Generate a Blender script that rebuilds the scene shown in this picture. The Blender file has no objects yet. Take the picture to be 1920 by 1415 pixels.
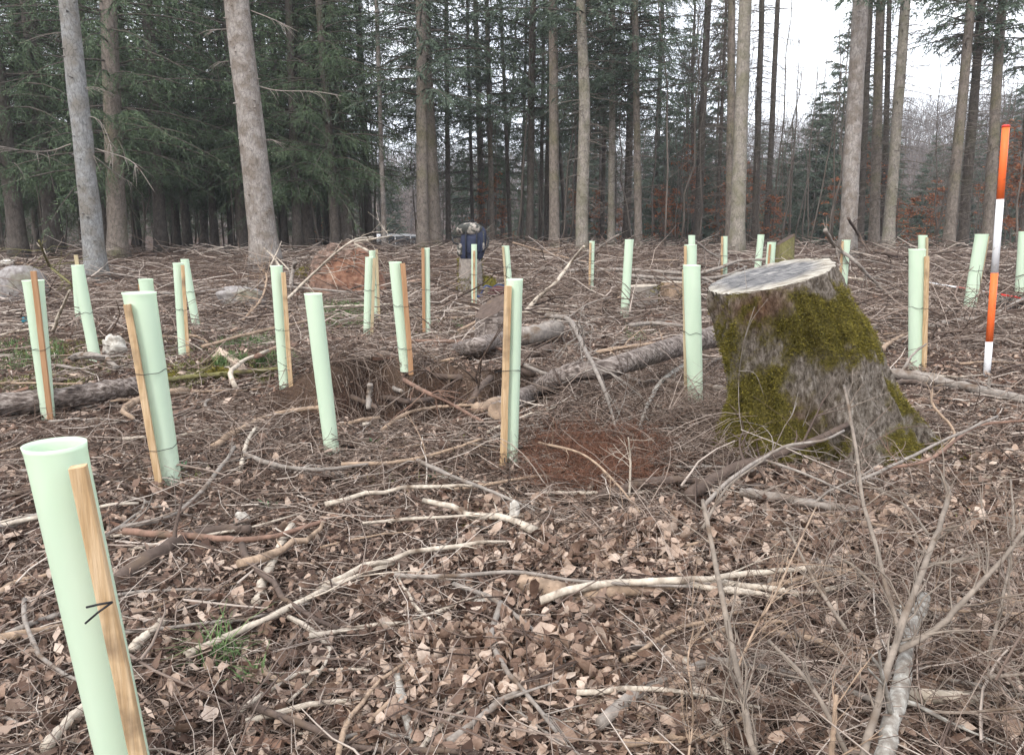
import bpy, math, random
import numpy as np
from mathutils import Vector, Matrix

# ------------------------------------------------------------------ camera, world, sun
S = bpy.context.scene
HC = 1.10                       # eye height
F = 1443.0                      # focal length in photo pixels (photo 1920 x 1415)
PITCH = math.radians(11.0)
cam_d = bpy.data.cameras.new('camera'); cam = bpy.data.objects.new('camera', cam_d)
S.collection.objects.link(cam); S.camera = cam
cam.location = (0, 0, HC); cam.rotation_euler = (math.pi / 2 - PITCH, 0, 0)
cam_d.sensor_fit = 'HORIZONTAL'; cam_d.sensor_width = 36.0; cam_d.lens = 36.0 * F / 1920
cam_d.clip_start = 0.05; cam_d.clip_end = 2000

SUN_EL, SUN_AZ = math.radians(42), math.radians(-150)   # azimuth measured from +Y towards +X
w = bpy.data.worlds.new('World'); S.world = w; w.use_nodes = True
nt = w.node_tree; nt.nodes.clear()
sky = nt.nodes.new('ShaderNodeTexSky'); sky.sky_type = 'NISHITA'; sky.sun_disc = False
sky.sun_elevation = SUN_EL; sky.sun_rotation = SUN_AZ; sky.dust_density = 3.0; sky.air_density = 1.0
tc = nt.nodes.new('ShaderNodeTexCoord')
nz = nt.nodes.new('ShaderNodeTexNoise'); nz.inputs['Scale'].default_value = 2.2; nz.inputs['Detail'].default_value = 6
nt.links.new(tc.outputs['Generated'], nz.inputs['Vector'])
cr = nt.nodes.new('ShaderNodeValToRGB')
cr.color_ramp.elements[0].position = 0.30; cr.color_ramp.elements[0].color = (8.0, 8.6, 9.8, 1)
cr.color_ramp.elements[1].position = 0.62; cr.color_ramp.elements[1].color = (11.0, 11.2, 11.6, 1)
nt.links.new(nz.outputs['Fac'], cr.inputs['Fac'])
mx = nt.nodes.new('ShaderNodeMix'); mx.data_type = 'RGBA'; mx.inputs[0].default_value = 0.85
nt.links.new(sky.outputs['Color'], mx.inputs[6]); nt.links.new(cr.outputs['Color'], mx.inputs[7])
bg = nt.nodes.new('ShaderNodeBackground'); bg.inputs['Strength'].default_value = 0.135
wo = nt.nodes.new('ShaderNodeOutputWorld')
nt.links.new(mx.outputs[2], bg.inputs['Color']); nt.links.new(bg.outputs['Background'], wo.inputs['Surface'])

sd = bpy.data.lights.new('sun', 'SUN'); sd.energy = 1.5; sd.angle = math.radians(11); sd.color = (1.0, 0.95, 0.88)
sun = bpy.data.objects.new('sun', sd); S.collection.objects.link(sun)
sv = Vector((math.sin(SUN_AZ) * math.cos(SUN_EL), math.cos(SUN_AZ) * math.cos(SUN_EL), math.sin(SUN_EL)))
sun.rotation_euler = sv.to_track_quat('Z', 'Y').to_euler()
S.view_settings.view_transform = 'Standard'; S.view_settings.look = 'None'
S.view_settings.exposure = 0.95; S.view_settings.gamma = 1.0; S.view_settings.use_curve_mapping = False
S.cycles.max_bounces = 5; S.cycles.diffuse_bounces = 3; S.cycles.transmission_bounces = 3
S.cycles.use_denoising = True

rng = np.random.default_rng(7); rnd = random.Random(11)

# ------------------------------------------------------------------ helpers: projection
cp, sp_ = math.cos(PITCH), math.sin(PITCH)
def rays(px, py):
    a = (np.asarray(px, float) - 960) / F; b = (707.5 - np.asarray(py, float)) / F
    return a, cp + b * sp_, -sp_ + b * cp          # x, y, z
def P(px, py, Y):
    x, y, z = rays(px, py); t = Y / y
    return np.array([float(x * t), float(Y), float(HC + z * t)])

# ------------------------------------------------------------------ noise
_tab = np.random.default_rng(3).random((256, 256))
def vn(x, y):
    xi = np.floor(x).astype(int); yi = np.floor(y).astype(int); fx = x - xi; fy = y - yi
    fx = fx * fx * (3 - 2 * fx); fy = fy * fy * (3 - 2 * fy)
    g = lambda i, j: _tab[i & 255, j & 255]
    return (g(xi, yi) * (1 - fx) + g(xi + 1, yi) * fx) * (1 - fy) + (g(xi, yi + 1) * (1 - fx) + g(xi + 1, yi + 1) * fx) * fy
def fbm(x, y, o=4):
    s = 0; a = 1; n = 0
    for k in range(o):
        s = s + a * (vn(x + 17.3 * k, y - 9.1 * k) - .5); n += a; a *= .5; x = x * 2.03; y = y * 2.03
    return s / n
def sst(a, b, x):
    t = np.clip((x - a) / (b - a), 0, 1); return t * t * (3 - 2 * t)
def ter(x, y):
    x = np.asarray(x, float); y = np.asarray(y, float)
    d = np.hypot(x, y)
    z = 0.55 * sst(9, 21, y) * (0.75 + 0.25 * sst(-9, -2, x)) - 1.9 * sst(24, 52, d)
    z = z + (10 + 7 * sst(10, 70, x)) * sst(75, 165, d) 
    z = z + 0.10 * fbm(x * .55 + 3, y * .55, 3) * sst(1, 6, d) + 0.075 * fbm(x * 1.9 + 31, y * 1.9, 3) * sst(.6, 2, d)
    z = z + (.15 + .5 * sst(60, 80, d)) * fbm(x * .12, y * .12, 2) * sst(22, 60, d)
    # earth ledge with a hollow in front of it, middle of the clearing
    e = sst(-1.75, -1.15, x) * (1 - sst(-.10, .35, x))
    yf = 4.86 + .10 * np.sin(x * 5.1) + .08 * np.sin(x * 13 + 1)
    z = z + e * .22 * sst(yf - .05, yf + .06, y) * (1 - sst(5.4, 6.8, y))
    z = z - e * .22 * sst(4.15, 4.7, y) * (1 - sst(yf - .02, yf + .08, y))
    e2 = np.exp(-((x + 1.9) / .7) ** 2 - ((y - 5.75) / .33) ** 2)
    z = z + .18 * e2
    z = z + .14 * np.exp(-((x - .55) / .6) ** 2 - ((y - 3.95) / .32) ** 2) - .10 * np.exp(-((x - .95) / .45) ** 2 - ((y - 3.9) / .2) ** 2)
    z = z + .16 * np.exp(-((x + 3.9) / 1.3) ** 2 - ((y - 7.3) / .55) ** 2)
    return z
def gp(px, py):
    x, y, z = rays(px, py); t = HC / np.maximum(-z, 1e-3); t = np.minimum(t, 60)
    for k in range(14):
        h = ter(x * t, y * t); t = .5 * t + .5 * np.minimum((HC - h) / np.maximum(-z, 1e-3), 60)
    return x * t, y * t, HC + z * t
def G(px, py):
    a = gp(np.array([px]), np.array([py])); return np.array([a[0][0], a[1][0], a[2][0]])
def lift_pt(px, py, l):
    """point on the pixel's ray that is l metres above the terrain"""
    x, y, z = rays(px, py); t = 1.0
    t = (HC - l) / max(-float(z), .02)
    for k in range(16):
        h = float(ter(x * t, y * t)) + l; t = .5 * t + .5 * (HC - h) / max(-float(z), .02)
    return np.array([float(x * t), float(y * t), HC + float(z) * t])

# ------------------------------------------------------------------ helpers: meshes
def mk(name, V, Fs, mat, parent=None, smooth=True, attr=None, loc=None):
    V = np.ascontiguousarray(V, dtype=np.float32)
    if loc is not None: V = V - np.asarray(loc, dtype=np.float32)
    Fs = [np.asarray(f, dtype=np.int32) for f in (Fs if isinstance(Fs, list) else [Fs]) if len(f)]
    me = bpy.data.meshes.new(name)
    me.vertices.add(len(V)); me.vertices.foreach_set('co', V.ravel())
    tot = np.concatenate([np.full(len(f), f.shape[1], np.int32) for f in Fs])
    idx = np.concatenate([f.ravel() for f in Fs])
    me.loops.add(len(idx)); me.loops.foreach_set('vertex_index', idx)
    me.polygons.add(len(tot))
    st = np.concatenate([[0], np.cumsum(tot)[:-1]]).astype(np.int32)
    me.polygons.foreach_set('loop_start', st); me.polygons.foreach_set('loop_total', tot)
    me.polygons.foreach_set('use_smooth', np.full(len(tot), smooth))
    if attr:
        for k, v in attr.items():
            a = me.attributes.new(k, 'FLOAT', 'POINT'); a.data.foreach_set('value', np.asarray(v, np.float32))
    me.update(calc_edges=True)
    me.materials.append(mat)
    o = bpy.data.objects.new(name, me); S.collection.objects.link(o)
    if parent is not None: o.parent = parent
    if loc is not None and parent is None: o.location = loc
    return o
def tag(o, label=None, cat=None, group=None, kind=None):
    if label: o['label'] = label
    if cat: o['category'] = cat
    if group: o['group'] = group
    if kind: o['kind'] = kind
    return o
def empty(name, loc, label, cat, group=None):
    o = bpy.data.objects.new(name, None); S.collection.objects.link(o); o.location = loc
    o.empty_display_size = .1
    return tag(o, label, cat, group)
def tubes(Pt, R, k=4, cap=True):
    """Pt (n,m,3), R (n,m) -> verts, [quads, ngon caps]"""
    Pt = np.asarray(Pt, float); R = np.asarray(R, float); n, m, _ = Pt.shape
    T = np.empty_like(Pt); T[:, 1:-1] = Pt[:, 2:] - Pt[:, :-2]; T[:, 0] = Pt[:, 1] - Pt[:, 0]; T[:, -1] = Pt[:, -1] - Pt[:, -2]
    T /= np.linalg.norm(T, axis=2, keepdims=True) + 1e-9
    A = T.mean(axis=1); ref = np.where(np.abs(A[:, 2:3]) > .75, np.array([[1., 0, 0]]), np.array([[0, 0, 1.]]))[:, None, :]
    U = np.cross(T, ref); U /= np.linalg.norm(U, axis=2, keepdims=True) + 1e-9; W = np.cross(T, U)
    ang = np.arange(k) * 2 * math.pi / k
    V = Pt[:, :, None, :] + R[:, :, None, None] * (U[:, :, None, :] * np.cos(ang)[None, None, :, None] + W[:, :, None, :] * np.sin(ang)[None, None, :, None])
    V = V.reshape(-1, 3)
    base = (np.arange(n) * m * k)[:, None, None]; row = (np.arange(m - 1) * k)[None, :, None]; c = np.arange(k)[None, None, :]; c2 = (c + 1) % k
    q = np.stack([base + row + c, base + row + c2, base + row + k + c2, base + row + k + c], -1).reshape(-1, 4)
    Fs = [q]
    if cap:
        Fs.append(((np.arange(n) * m * k)[:, None] + np.arange(k)[None, ::-1]))
        Fs.append(((np.arange(n) * m * k + (m - 1) * k)[:, None] + np.arange(k)[None, :]))
    return V, Fs
class MB:
    def __init__(s): s.V = []; s.F = {}; s.n = 0
    def add(s, V, Fs):
        V = np.asarray(V, float)
        for f in (Fs if isinstance(Fs, list) else [Fs]):
            f = np.asarray(f, int)
            if len(f): s.F.setdefault(f.shape[1], []).append(f + s.n)
        s.V.append(V); s.n += len(V)
    def build(s, name, mat, parent=None, smooth=True, loc=None):
        return mk(name, np.concatenate(s.V), [np.concatenate(v) for v in s.F.values()], mat, parent, smooth, loc=loc)
    def box(s, a, b):
        a = np.array(a, float); b = np.array(b, float)
        V = np.array([[x, y, z] for x in (a[0], b[0]) for y in (a[1], b[1]) for z in (a[2], b[2])])
        s.add(V, [[[0, 1, 3, 2], [4, 6, 7, 5], [0, 4, 5, 1], [2, 3, 7, 6], [0, 2, 6, 4], [1, 5, 7, 3]]])
    def tube(s, pts, r, k=6):
        pts = np.asarray(pts, float); r = np.broadcast_to(np.asarray(r, float), (len(pts),))
        V, Fs = tubes(pts[None], r[None], k); s.add(V, Fs)
def spline(pts, n):
    """Catmull-Rom resample of control points (any columns)"""
    pts = np.asarray(pts, float)
    if len(pts) == 2:
        t = np.linspace(0, 1, n)[:, None]; return pts[0] * (1 - t) + pts[1] * t
    Q = np.vstack([2 * pts[0] - pts[1], pts, 2 * pts[-1] - pts[-2]]); m = len(pts) - 1
    u = np.linspace(0, m - 1e-6, n); i = u.astype(int); f = (u - i)[:, None]
    a, b, c, d = Q[i], Q[i + 1], Q[i + 2], Q[i + 3]
    return .5 * (2 * b + (c - a) * f + (2 * a - 5 * b + 4 * c - d) * f ** 2 + (3 * b - a - 3 * c + d) * f ** 3)
def blob(c, r, seed=0, nu=28, nv=18, amp=.15, fr=1.6, flat=0.0, power=2.0):
    """rounded lump (super-ellipsoid with noise)"""
    u = np.linspace(0, 2 * math.pi, nu, endpoint=False); v = np.linspace(0, math.pi, nv)
    uu, vv = np.meshgrid(u, v); sg = lambda q: np.sign(q) * np.abs(q) ** (2 / power)
    x = sg(np.sin(vv)) * sg(np.cos(uu)); y = sg(np.sin(vv)) * sg(np.sin(uu)); z = sg(np.cos(vv))
    n = 1 + amp * 2 * (fbm(x * fr + seed * 3.7 + z * 1.1 + 20, y * fr + z * fr + seed + 20, 4))
    X = np.stack([x * n * r[0], y * n * r[1], z * n * r[2]], -1)
    V = X.reshape(-1, 3) + np.asarray(c)
    i, j = np.meshgrid(np.arange(nv - 1), np.arange(nu), indexing='ij'); j2 = (j + 1) % nu
    q = np.stack([i * nu + j, (i + 1) * nu + j, (i + 1) * nu + j2, i * nu + j2], -1).reshape(-1, 4)
    return V, [q]

# ------------------------------------------------------------------ materials
def mat(name, cols, scale=5.0, stretch=(1, 1, 1), rough=.9, bump=.0, bscale=None, src='noise', detail=6, island=.0,
        second=None, trans=0.0, spec=.2, dist=.01, coord='Object'):
    """cols: [(pos, (r,g,b)), ...]; island: weight of the per-piece random value in the ramp; second: (colour, scale, lo, hi) overlay"""
    m = bpy.data.materials.new(name); m.use_nodes = True; t = m.node_tree; N = t.nodes; L = t.links; N.clear()
    out = N.new('ShaderNodeOutputMaterial'); b = N.new('ShaderNodeBsdfPrincipled')
    b.inputs['Roughness'].default_value = rough; b.inputs['Specular IOR Level'].default_value = spec
    co = N.new('ShaderNodeTexCoord'); mp = N.new('ShaderNodeMapping'); mp.inputs['Scale'].default_value = stretch
    L.new(co.outputs[coord], mp.inputs['Vector'])
    n = N.new('ShaderNodeTexNoise'); n.inputs['Scale'].default_value = scale; n.inputs['Detail'].default_value = detail; n.inputs['Roughness'].default_value = .65
    L.new(mp.outputs['Vector'], n.inputs['Vector']); fac = n.outputs['Fac']
    if island > 0:
        g = N.new('ShaderNodeNewGeometry'); mm = N.new('ShaderNodeMix'); mm.data_type = 'FLOAT'; mm.inputs[0].default_value = island
        L.new(fac, mm.inputs[2]); L.new(g.outputs['Random Per Island'], mm.inputs[3]); fac = mm.outputs[0]
    r = N.new('ShaderNodeValToRGB'); e = r.color_ramp.elements
    while len(e) < len(cols): e.new(.5)
    for q, (p, c) in zip(e, cols): q.position = p; q.color = (*c, 1)
    L.new(fac, r.inputs['Fac']); colr = r.outputs['Color']
    if second:
        c2, s2, lo, hi = second[:4]
        n2 = N.new('ShaderNodeTexNoise'); n2.inputs['Scale'].default_value = s2; n2.inputs['Detail'].default_value = 5
        L.new(co.outputs[coord], n2.inputs['Vector'])
        mr = N.new('ShaderNodeMapRange'); mr.inputs[1].default_value = lo; mr.inputs[2].default_value = hi; L.new(n2.outputs['Fac'], mr.inputs[0])
        mc = N.new('ShaderNodeMix'); mc.data_type = 'RGBA'; L.new(mr.outputs[0], mc.inputs[0]); L.new(colr, mc.inputs[6]); mc.inputs[7].default_value = (*c2, 1)
        colr = mc.outputs[2]
    L.new(colr, b.inputs['Base Color'])
    if bump > 0:
        nb = N.new('ShaderNodeTexNoise'); nb.inputs['Scale'].default_value = bscale or scale * 2; nb.inputs['Detail'].default_value = 6
        L.new(mp.outputs['Vector'], nb.inputs['Vector'])
        bm = N.new('ShaderNodeBump'); bm.inputs['Strength'].default_value = bump; bm.inputs['Distance'].default_value = dist
        L.new(nb.outputs['Fac'], bm.inputs['Height']); L.new(bm.outputs['Normal'], b.inputs['Normal'])
    sh = b.outputs['BSDF']
    if trans > 0:
        tr = N.new('ShaderNodeBsdfTranslucent'); L.new(colr, tr.inputs['Color']); ms = N.new('ShaderNodeMixShader'); ms.inputs[0].default_value = trans
        L.new(sh, ms.inputs[1]); L.new(tr.outputs[0], ms.inputs[2]); sh = ms.outputs[0]
    L.new(sh, out.inputs['Surface'])
    return m
def add_ramp(t, src, cols):
    r = t.nodes.new('ShaderNodeValToRGB'); e = r.color_ramp.elements
    while len(e) < len(cols): e.new(.5)
    for q, (p, c) in zip(e, cols): q.position = p; q.color = (*c, 1)
    t.links.new(src, r.inputs['Fac']); return r.outputs['Color']

M = {}
M['soil'] = mat('forest_soil', [(0, (.018, .011, .008)), (.42, (.040, .022, .016)), (.55, (.08, .047, .034)), (.68, (.14, .09, .068)), (1, (.26, .19, .155))],
                scale=55, rough=.95, bump=.9, bscale=90, dist=.02, second=((.10, .068, .048), 1.3, .4, .7))
M['leaf'] = mat('dead_leaves', [(.05, (.045, .024, .017)), (.28, (.12, .072, .050)), (.46, (.23, .150, .108)), (.62, (.35, .252, .19)), (.79, (.48, .375, .30)), (.95, (.62, .54, .46))],
                scale=130, island=.62, detail=3, bump=.4, bscale=220, dist=.002, rough=.7, spec=.3, trans=.12)
M['crumb'] = mat('bark_crumbs', [(0, (.022, .011, .008)), (.4, (.088, .054, .040)), (.7, (.20, .135, .102)), (.9, (.36, .275, .22)), (1, (.5, .41, .34))],
                scale=14, island=.85, rough=.9)
M['chip'] = mat('wood_chip', [(0, (.04, .024, .018)), (.35, (.095, .052, .036)), (.6, (.19, .115, .082)), (.85, (.35, .25, .19)), (1, (.58, .48, .39))], scale=14, island=.85, rough=.9, bump=.4)
M['twig'] = mat('dead_twigs', [(.05, (.035, .023, .018)), (.35, (.105, .073, .058)), (.6, (.23, .178, .146)), (.8, (.40, .335, .285)), (1, (.62, .55, .48))],
                scale=6, island=.8, rough=.85)
M['brush'] = mat('grey_brushwood', [(.05, (.03, .020, .015)), (.35, (.10, .068, .052)), (.65, (.22, .165, .132)), (1, (.46, .385, .33))],
                scale=6, island=.7, rough=.85)
M['needle_brown'] = mat('brown_needles', [(0, (.06, .028, .018)), (.5, (.15, .07, .045)), (1, (.27, .14, .09))], scale=6, island=.8)
STK = {}
for nm, c in (('grey', (.27, .235, .205)), ('pale', (.50, .43, .35)), ('dark', (.11, .08, .065)), ('tan', (.36, .26, .185)), ('reddish', (.22, .135, .10)), ('mossy', (.17, .155, .065)), ('shrub', (.225, .185, .15))):
    STK[nm] = mat(nm + '_stick_bark', [(0, tuple(v * .35 for v in c)), (.45, tuple(v * .75 for v in c)), (.6, c), (1, tuple(min(.8, v * 1.45) for v in c))],
                  scale=26, stretch=(1, 1, 1), rough=.88, bump=.5, bscale=60, dist=.004, second=((.12, .085, .06), 9, .55, .7))
STK['white'] = mat('white_lichen_bark', [(0, (.10, .085, .07)), (.42, (.20, .175, .15)), (.54, (.29, .27, .24)), (.66, (.42, .40, .36)), (1, (.5, .48, .44))], scale=45, rough=.95, bump=.4, dist=.004, spec=.05)
STK['log'] = mat('weathered_log_wood', [(.3, (.018, .013, .011)), (.44, (.09, .07, .06)), (.56, (.21, .175, .155)), (.75, (.44, .39, .35))],
                 scale=7, stretch=(1, 7, 7), rough=.9, bump=.8, bscale=14, dist=.01)

def bark(name, c, moss=None, scale=5):
    m = mat(name, [(0, tuple(v * .4 for v in c)), (.40, tuple(v * .72 for v in c)), (.56, c), (.75, tuple(v * 1.2 for v in c)), (1, tuple(v * 1.5 for v in c))],
            scale=scale, stretch=(3.2, 3.2, 1.6), rough=.92, bump=.7, bscale=scale * 3, dist=.02, second=moss)
    t = m.node_tree; N = t.nodes; L = t.links; b = [q for q in N if q.type == 'BSDF_PRINCIPLED'][0]; src = b.inputs['Base Color'].links[0].from_socket
    co = [q for q in N if q.type == 'TEX_COORD'][0]; mp = N.new('ShaderNodeMapping'); mp.inputs['Scale'].default_value = (1, 1, .55); L.new(co.outputs['Object'], mp.inputs[0])
    nn = N.new('ShaderNodeTexNoise'); nn.inputs['Scale'].default_value = 6; L.new(mp.outputs[0], nn.inputs[0]); va = N.new('ShaderNodeMix'); va.data_type = 'VECTOR'; va.inputs[0].default_value = .3; L.new(mp.outputs[0], va.inputs[4]); L.new(nn.outputs['Color'], va.inputs[5])
    vo = N.new('ShaderNodeTexVoronoi'); vo.feature = 'DISTANCE_TO_EDGE'; vo.inputs['Scale'].default_value = 15; L.new(va.outputs[1], vo.inputs['Vector'])
    mr = N.new('ShaderNodeMapRange'); mr.inputs[1].default_value = .0; mr.inputs[2].default_value = .10; mr.inputs[3].default_value = .66; mr.inputs[4].default_value = 1.05; L.new(vo.outputs[0], mr.inputs[0])
    mc = N.new('ShaderNodeMix'); mc.data_type = 'RGBA'; mc.blend_type = 'MULTIPLY'; mc.inputs[0].default_value = 1; L.new(src, mc.inputs[6]); L.new(mr.outputs[0], mc.inputs[7]); L.new(mc.outputs[2], b.inputs['Base Color'])
    return m
M['bark_pale'] = bark('pale_spruce_bark', (.30, .27, .245), ((.18, .15, .125), 5, .42, .62), 9)
M['bark_blue'] = bark('bluish_grey_bark', (.25, .25, .245), ((.17, .155, .135), 4.0, .42, .62), 9)
M['bark_mid'] = bark('brown_grey_bark', (.19, .16, .135), ((.12, .115, .05), 1.2, .5, .75))
M['bark_dark'] = bark('dark_bark', (.10, .084, .072), ((.06, .06, .035), 1.2, .5, .75))
M['bark_tan'] = bark('tan_bark', (.27, .24, .205), ((.18, .165, .12), 4, .42, .64), 9)
M['needles'] = mat('spruce_needles', [(0, (.026, .042, .024)), (.4, (.056, .086, .046)), (.7, (.10, .138, .074)), (1, (.20, .21, .12))], scale=.9, island=.45, rough=.8, detail=3, spec=.25)
M['needles_blue'] = mat('bluish_needles', [(0, (.032, .048, .036)), (.4, (.068, .094, .066)), (.7, (.115, .15, .105)), (1, (.20, .225, .16))], scale=.9, island=.45, rough=.8, detail=3, spec=.25)
M['far_wood'] = mat('far_bare_woods', [(0, (.05, .042, .038)), (.5, (.11, .092, .083)), (1, (.2, .17, .155))], scale=.2, island=.6)
M['beech_leaf'] = mat('russet_beech_leaves', [(0, (.16, .055, .025)), (.5, (.32, .12, .055)), (1, (.50, .22, .11))], scale=2, island=.8, trans=.3)
M['ash_bark'] = mat('thin_stem_bark', [(0, (.045, .036, .03)), (.5, (.12, .10, .085)), (1, (.24, .21, .18))], scale=2.5, island=.5, stretch=(1, 1, .5))
M['grass'] = mat('green_grass', [(0, (.05, .09, .035)), (.5, (.10, .165, .06)), (1, (.22, .29, .13))], scale=3, island=.8, trans=.3)
M['drygrass'] = mat('mossy_turf', [(0, (.06, .055, .02)), (.5, (.14, .13, .045)), (.8, (.21, .22, .08)), (1, (.32, .29, .14))], scale=3, island=.75)
M['moss'] = mat('yellow_green_moss', [(0, (.035, .032, .008)), (.35, (.085, .074, .014)), (.6, (.155, .130, .022)), (.85, (.25, .205, .042)), (1, (.36, .29, .08))], scale=14, island=.55, detail=3)
M['plastic'] = None

def plastic():
    m = bpy.data.materials.new('pale_green_plastic'); m.use_nodes = True; t = m.node_tree; N = t.nodes; L = t.links; N.clear()
    out = N.new('ShaderNodeOutputMaterial'); b = N.new('ShaderNodeBsdfPrincipled'); b.inputs['Roughness'].default_value = .42; b.inputs['Specular IOR Level'].default_value = .4
    co = N.new('ShaderNodeTexCoord'); oi = N.new('ShaderNodeObjectInfo')
    mp = N.new('ShaderNodeMapping'); mp.inputs['Scale'].default_value = (3, 3, .6); L.new(co.outputs['Object'], mp.inputs['Vector'])
    n = N.new('ShaderNodeTexNoise'); n.inputs['Scale'].default_value = 4; n.inputs['Detail'].default_value = 5; L.new(mp.outputs[0], n.inputs['Vector'])
    c = add_ramp(t, n.outputs['Fac'], [(.25, (.62, .75, .59)), (.75, (.71, .81, .66))])
    # dust and mud splash near the foot
    sx = N.new('ShaderNodeSeparateXYZ'); L.new(co.outputs['Object'], sx.inputs[0])
    mr = N.new('ShaderNodeMapRange'); mr.inputs[1].default_value = .16; mr.inputs[2].default_value = -.02; mr.inputs[3].default_value = 0; mr.inputs[4].default_value = .75; L.new(sx.outputs['Z'], mr.inputs[0])
    n2 = N.new('ShaderNodeTexNoise'); n2.inputs['Scale'].default_value = 60; n2.inputs['Detail'].default_value = 4; L.new(co.outputs['Object'], n2.inputs['Vector'])
    mr2 = N.new('ShaderNodeMapRange'); mr2.inputs[1].default_value = .5; mr2.inputs[2].default_value = .66; L.new(n2.outputs['Fac'], mr2.inputs[0])
    mu = N.new('ShaderNodeMath'); mu.operation = 'MULTIPLY'; L.new(mr.outputs[0], mu.inputs[0]); L.new(mr2.outputs[0], mu.inputs[1])
    mc = N.new('ShaderNodeMix'); mc.data_type = 'RGBA'; L.new(mu.outputs[0], mc.inputs[0]); L.new(c, mc.inputs[6]); mc.inputs[7].default_value = (.2, .16, .12, 1)
    L.new(mc.outputs[2], b.inputs['Base Color'])
    tr = N.new('ShaderNodeBsdfTranslucent'); tr.inputs['Color'].default_value = (.74, .86, .70, 1)
    ms = N.new('ShaderNodeMixShader'); ms.inputs[0].default_value = .35; L.new(b.outputs[0], ms.inputs[1]); L.new(tr.outputs[0], ms.inputs[2]); L.new(ms.outputs[0], out.inputs['Surface'])
    return m
M['plastic'] = plastic()
M['stake'] = mat('sawn_stake_wood', [(0, (.24, .14, .07)), (.42, (.42, .28, .15)), (.6, (.54, .39, .24)), (1, (.66, .52, .36))], scale=26, stretch=(3, 3, .16), rough=.85, bump=.7, bscale=70, dist=.004, second=((.22, .15, .09), 9, .52, .72))
M['stake_orange'] = mat('orange_stake_wood', [(0, (.20, .10, .05)), (.45, (.34, .19, .10)), (1, (.50, .32, .19))], scale=9, stretch=(6, 6, .5), rough=.8)
M['stake_grey'] = mat('weathered_stake_wood', [(0, (.22, .16, .10)), (.5, (.40, .32, .20)), (1, (.55, .47, .33))], scale=9, stretch=(6, 6, .5), rough=.8)
M['black'] = mat('black_nylon', [(0, (.012, .012, .013)), (1, (.025, .025, .028))], rough=.45)

# ------------------------------------------------------------------ ground sheet (polar grid, fine near the camera)
def make_ground():
    nr, na = 900, 620
    r = np.concatenate([[0.0], np.geomspace(.25, 26, nr - 120), np.geomspace(26.5, 215, 119)])
    a = np.concatenate([np.linspace(-.95, .95, na - 60), np.linspace(.95, 2 * math.pi - .95, 62)[1:-1]])
    rr, aa = np.meshgrid(r, a, indexing='ij')
    x = rr * np.sin(aa); y = rr * np.cos(aa); z = ter(x, y)
    near = 1 - sst(8, 20, rr)
    z = z + near * (.030 * fbm(x * 9, y * 9, 3) + .026 * fbm(x * 31 + 7, y * 31, 3)) - .008
    V = np.stack([x, y, z], -1).reshape(-1, 3); nr = len(r); na = len(a)
    i, j = np.meshgrid(np.arange(nr - 1), np.arange(na), indexing='ij'); j2 = (j + 1) % na
    q = np.stack([i * na + j, i * na + j2, (i + 1) * na + j2, (i + 1) * na + j], -1).reshape(-1, 4)
    o = mk('ground', V, [q[:, ::-1]], M['soil']); tag(o, 'brown forest floor of the cleared area', 'ground', kind='structure')
make_ground()

# ------------------------------------------------------------------ litter (nobody could count it)
def polar(n, d0, d1, pw=1.0, half=.80):
    d = d0 + (d1 - d0) * rng.random(n) ** pw; a = rng.uniform(-half, half, n)
    return d * np.sin(a), d * np.cos(a)
def screen(n, x0, x1, y0, y1):
    x, y, z = gp(rng.uniform(x0, x1, n), rng.uniform(y0, y1, n)); return x, y
def leaves(x, y, size, lift=.02, tilt=.45, shape=0):
    n = len(x); z = ter(x, y) + rng.random(n) ** 2 * lift + .006
    s = size * rng.lognormal(0, .28, n)
    st_ = [(-.36, .17), (-.12, .29), (.16, .29), (.38, .15)] if shape else [(-.25, .26), (.14, .30)]
    T = [[-.5, 0, 0]] + [[u, v * w_, 0] for u, w_ in st_ for v in (-1, 0, 1)] + [[.55, 0, 0]]; T = np.array(T); K = len(T); e = K - 4
    Fq = [np.array([[0, 1, 2], [0, 2, 3], [e, K - 1, e + 1], [e + 1, K - 1, e + 2]]), np.array([[a, a + 3, a + 4, a + 1] for b_ in range(len(st_) - 1) for a in (1 + 3 * b_, 2 + 3 * b_)])]
    X = np.repeat(T[None], n, 0); X[:, :, 1] *= rng.uniform(.75, 1.15, n)[:, None]
    X += rng.normal(0, .035, X.shape) * np.array([1, 1, .6])
    c1 = rng.normal(0, 1.1, n)[:, None]; c2 = rng.normal(0, .7, n)[:, None]; fold = rng.uniform(-.1, .55, n)[:, None]
    X[:, :, 2] += c1 * X[:, :, 1] ** 2 * 1.2 + c2 * X[:, :, 0] ** 2 + fold * np.abs(X[:, :, 1])
    X *= s[:, None, None]
    az = rng.uniform(0, 2 * math.pi, n); t1 = rng.normal(0, tilt, n); t2 = rng.normal(0, tilt, n)
    def rot(A, ax, th):
        c, s_ = np.cos(th)[:, None], np.sin(th)[:, None]; i, j = [(1, 2), (0, 2), (0, 1)][ax]; B = A.copy()
        B[:, :, i] = A[:, :, i] * c - A[:, :, j] * s_; B[:, :, j] = A[:, :, i] * s_ + A[:, :, j] * c; return B
    X = rot(rot(rot(X, 0, t1), 1, t2), 2, az)
    zoff = -X[:, :, 2].min(axis=1) * .6
    X += np.stack([x, y, z + zoff], -1)[:, None, :]
    V = X.reshape(-1, 3); off = (np.arange(n) * K)[:, None, None]
    return V, [(f[None] + off).reshape(-1, f.shape[1]) for f in Fq]
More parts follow.
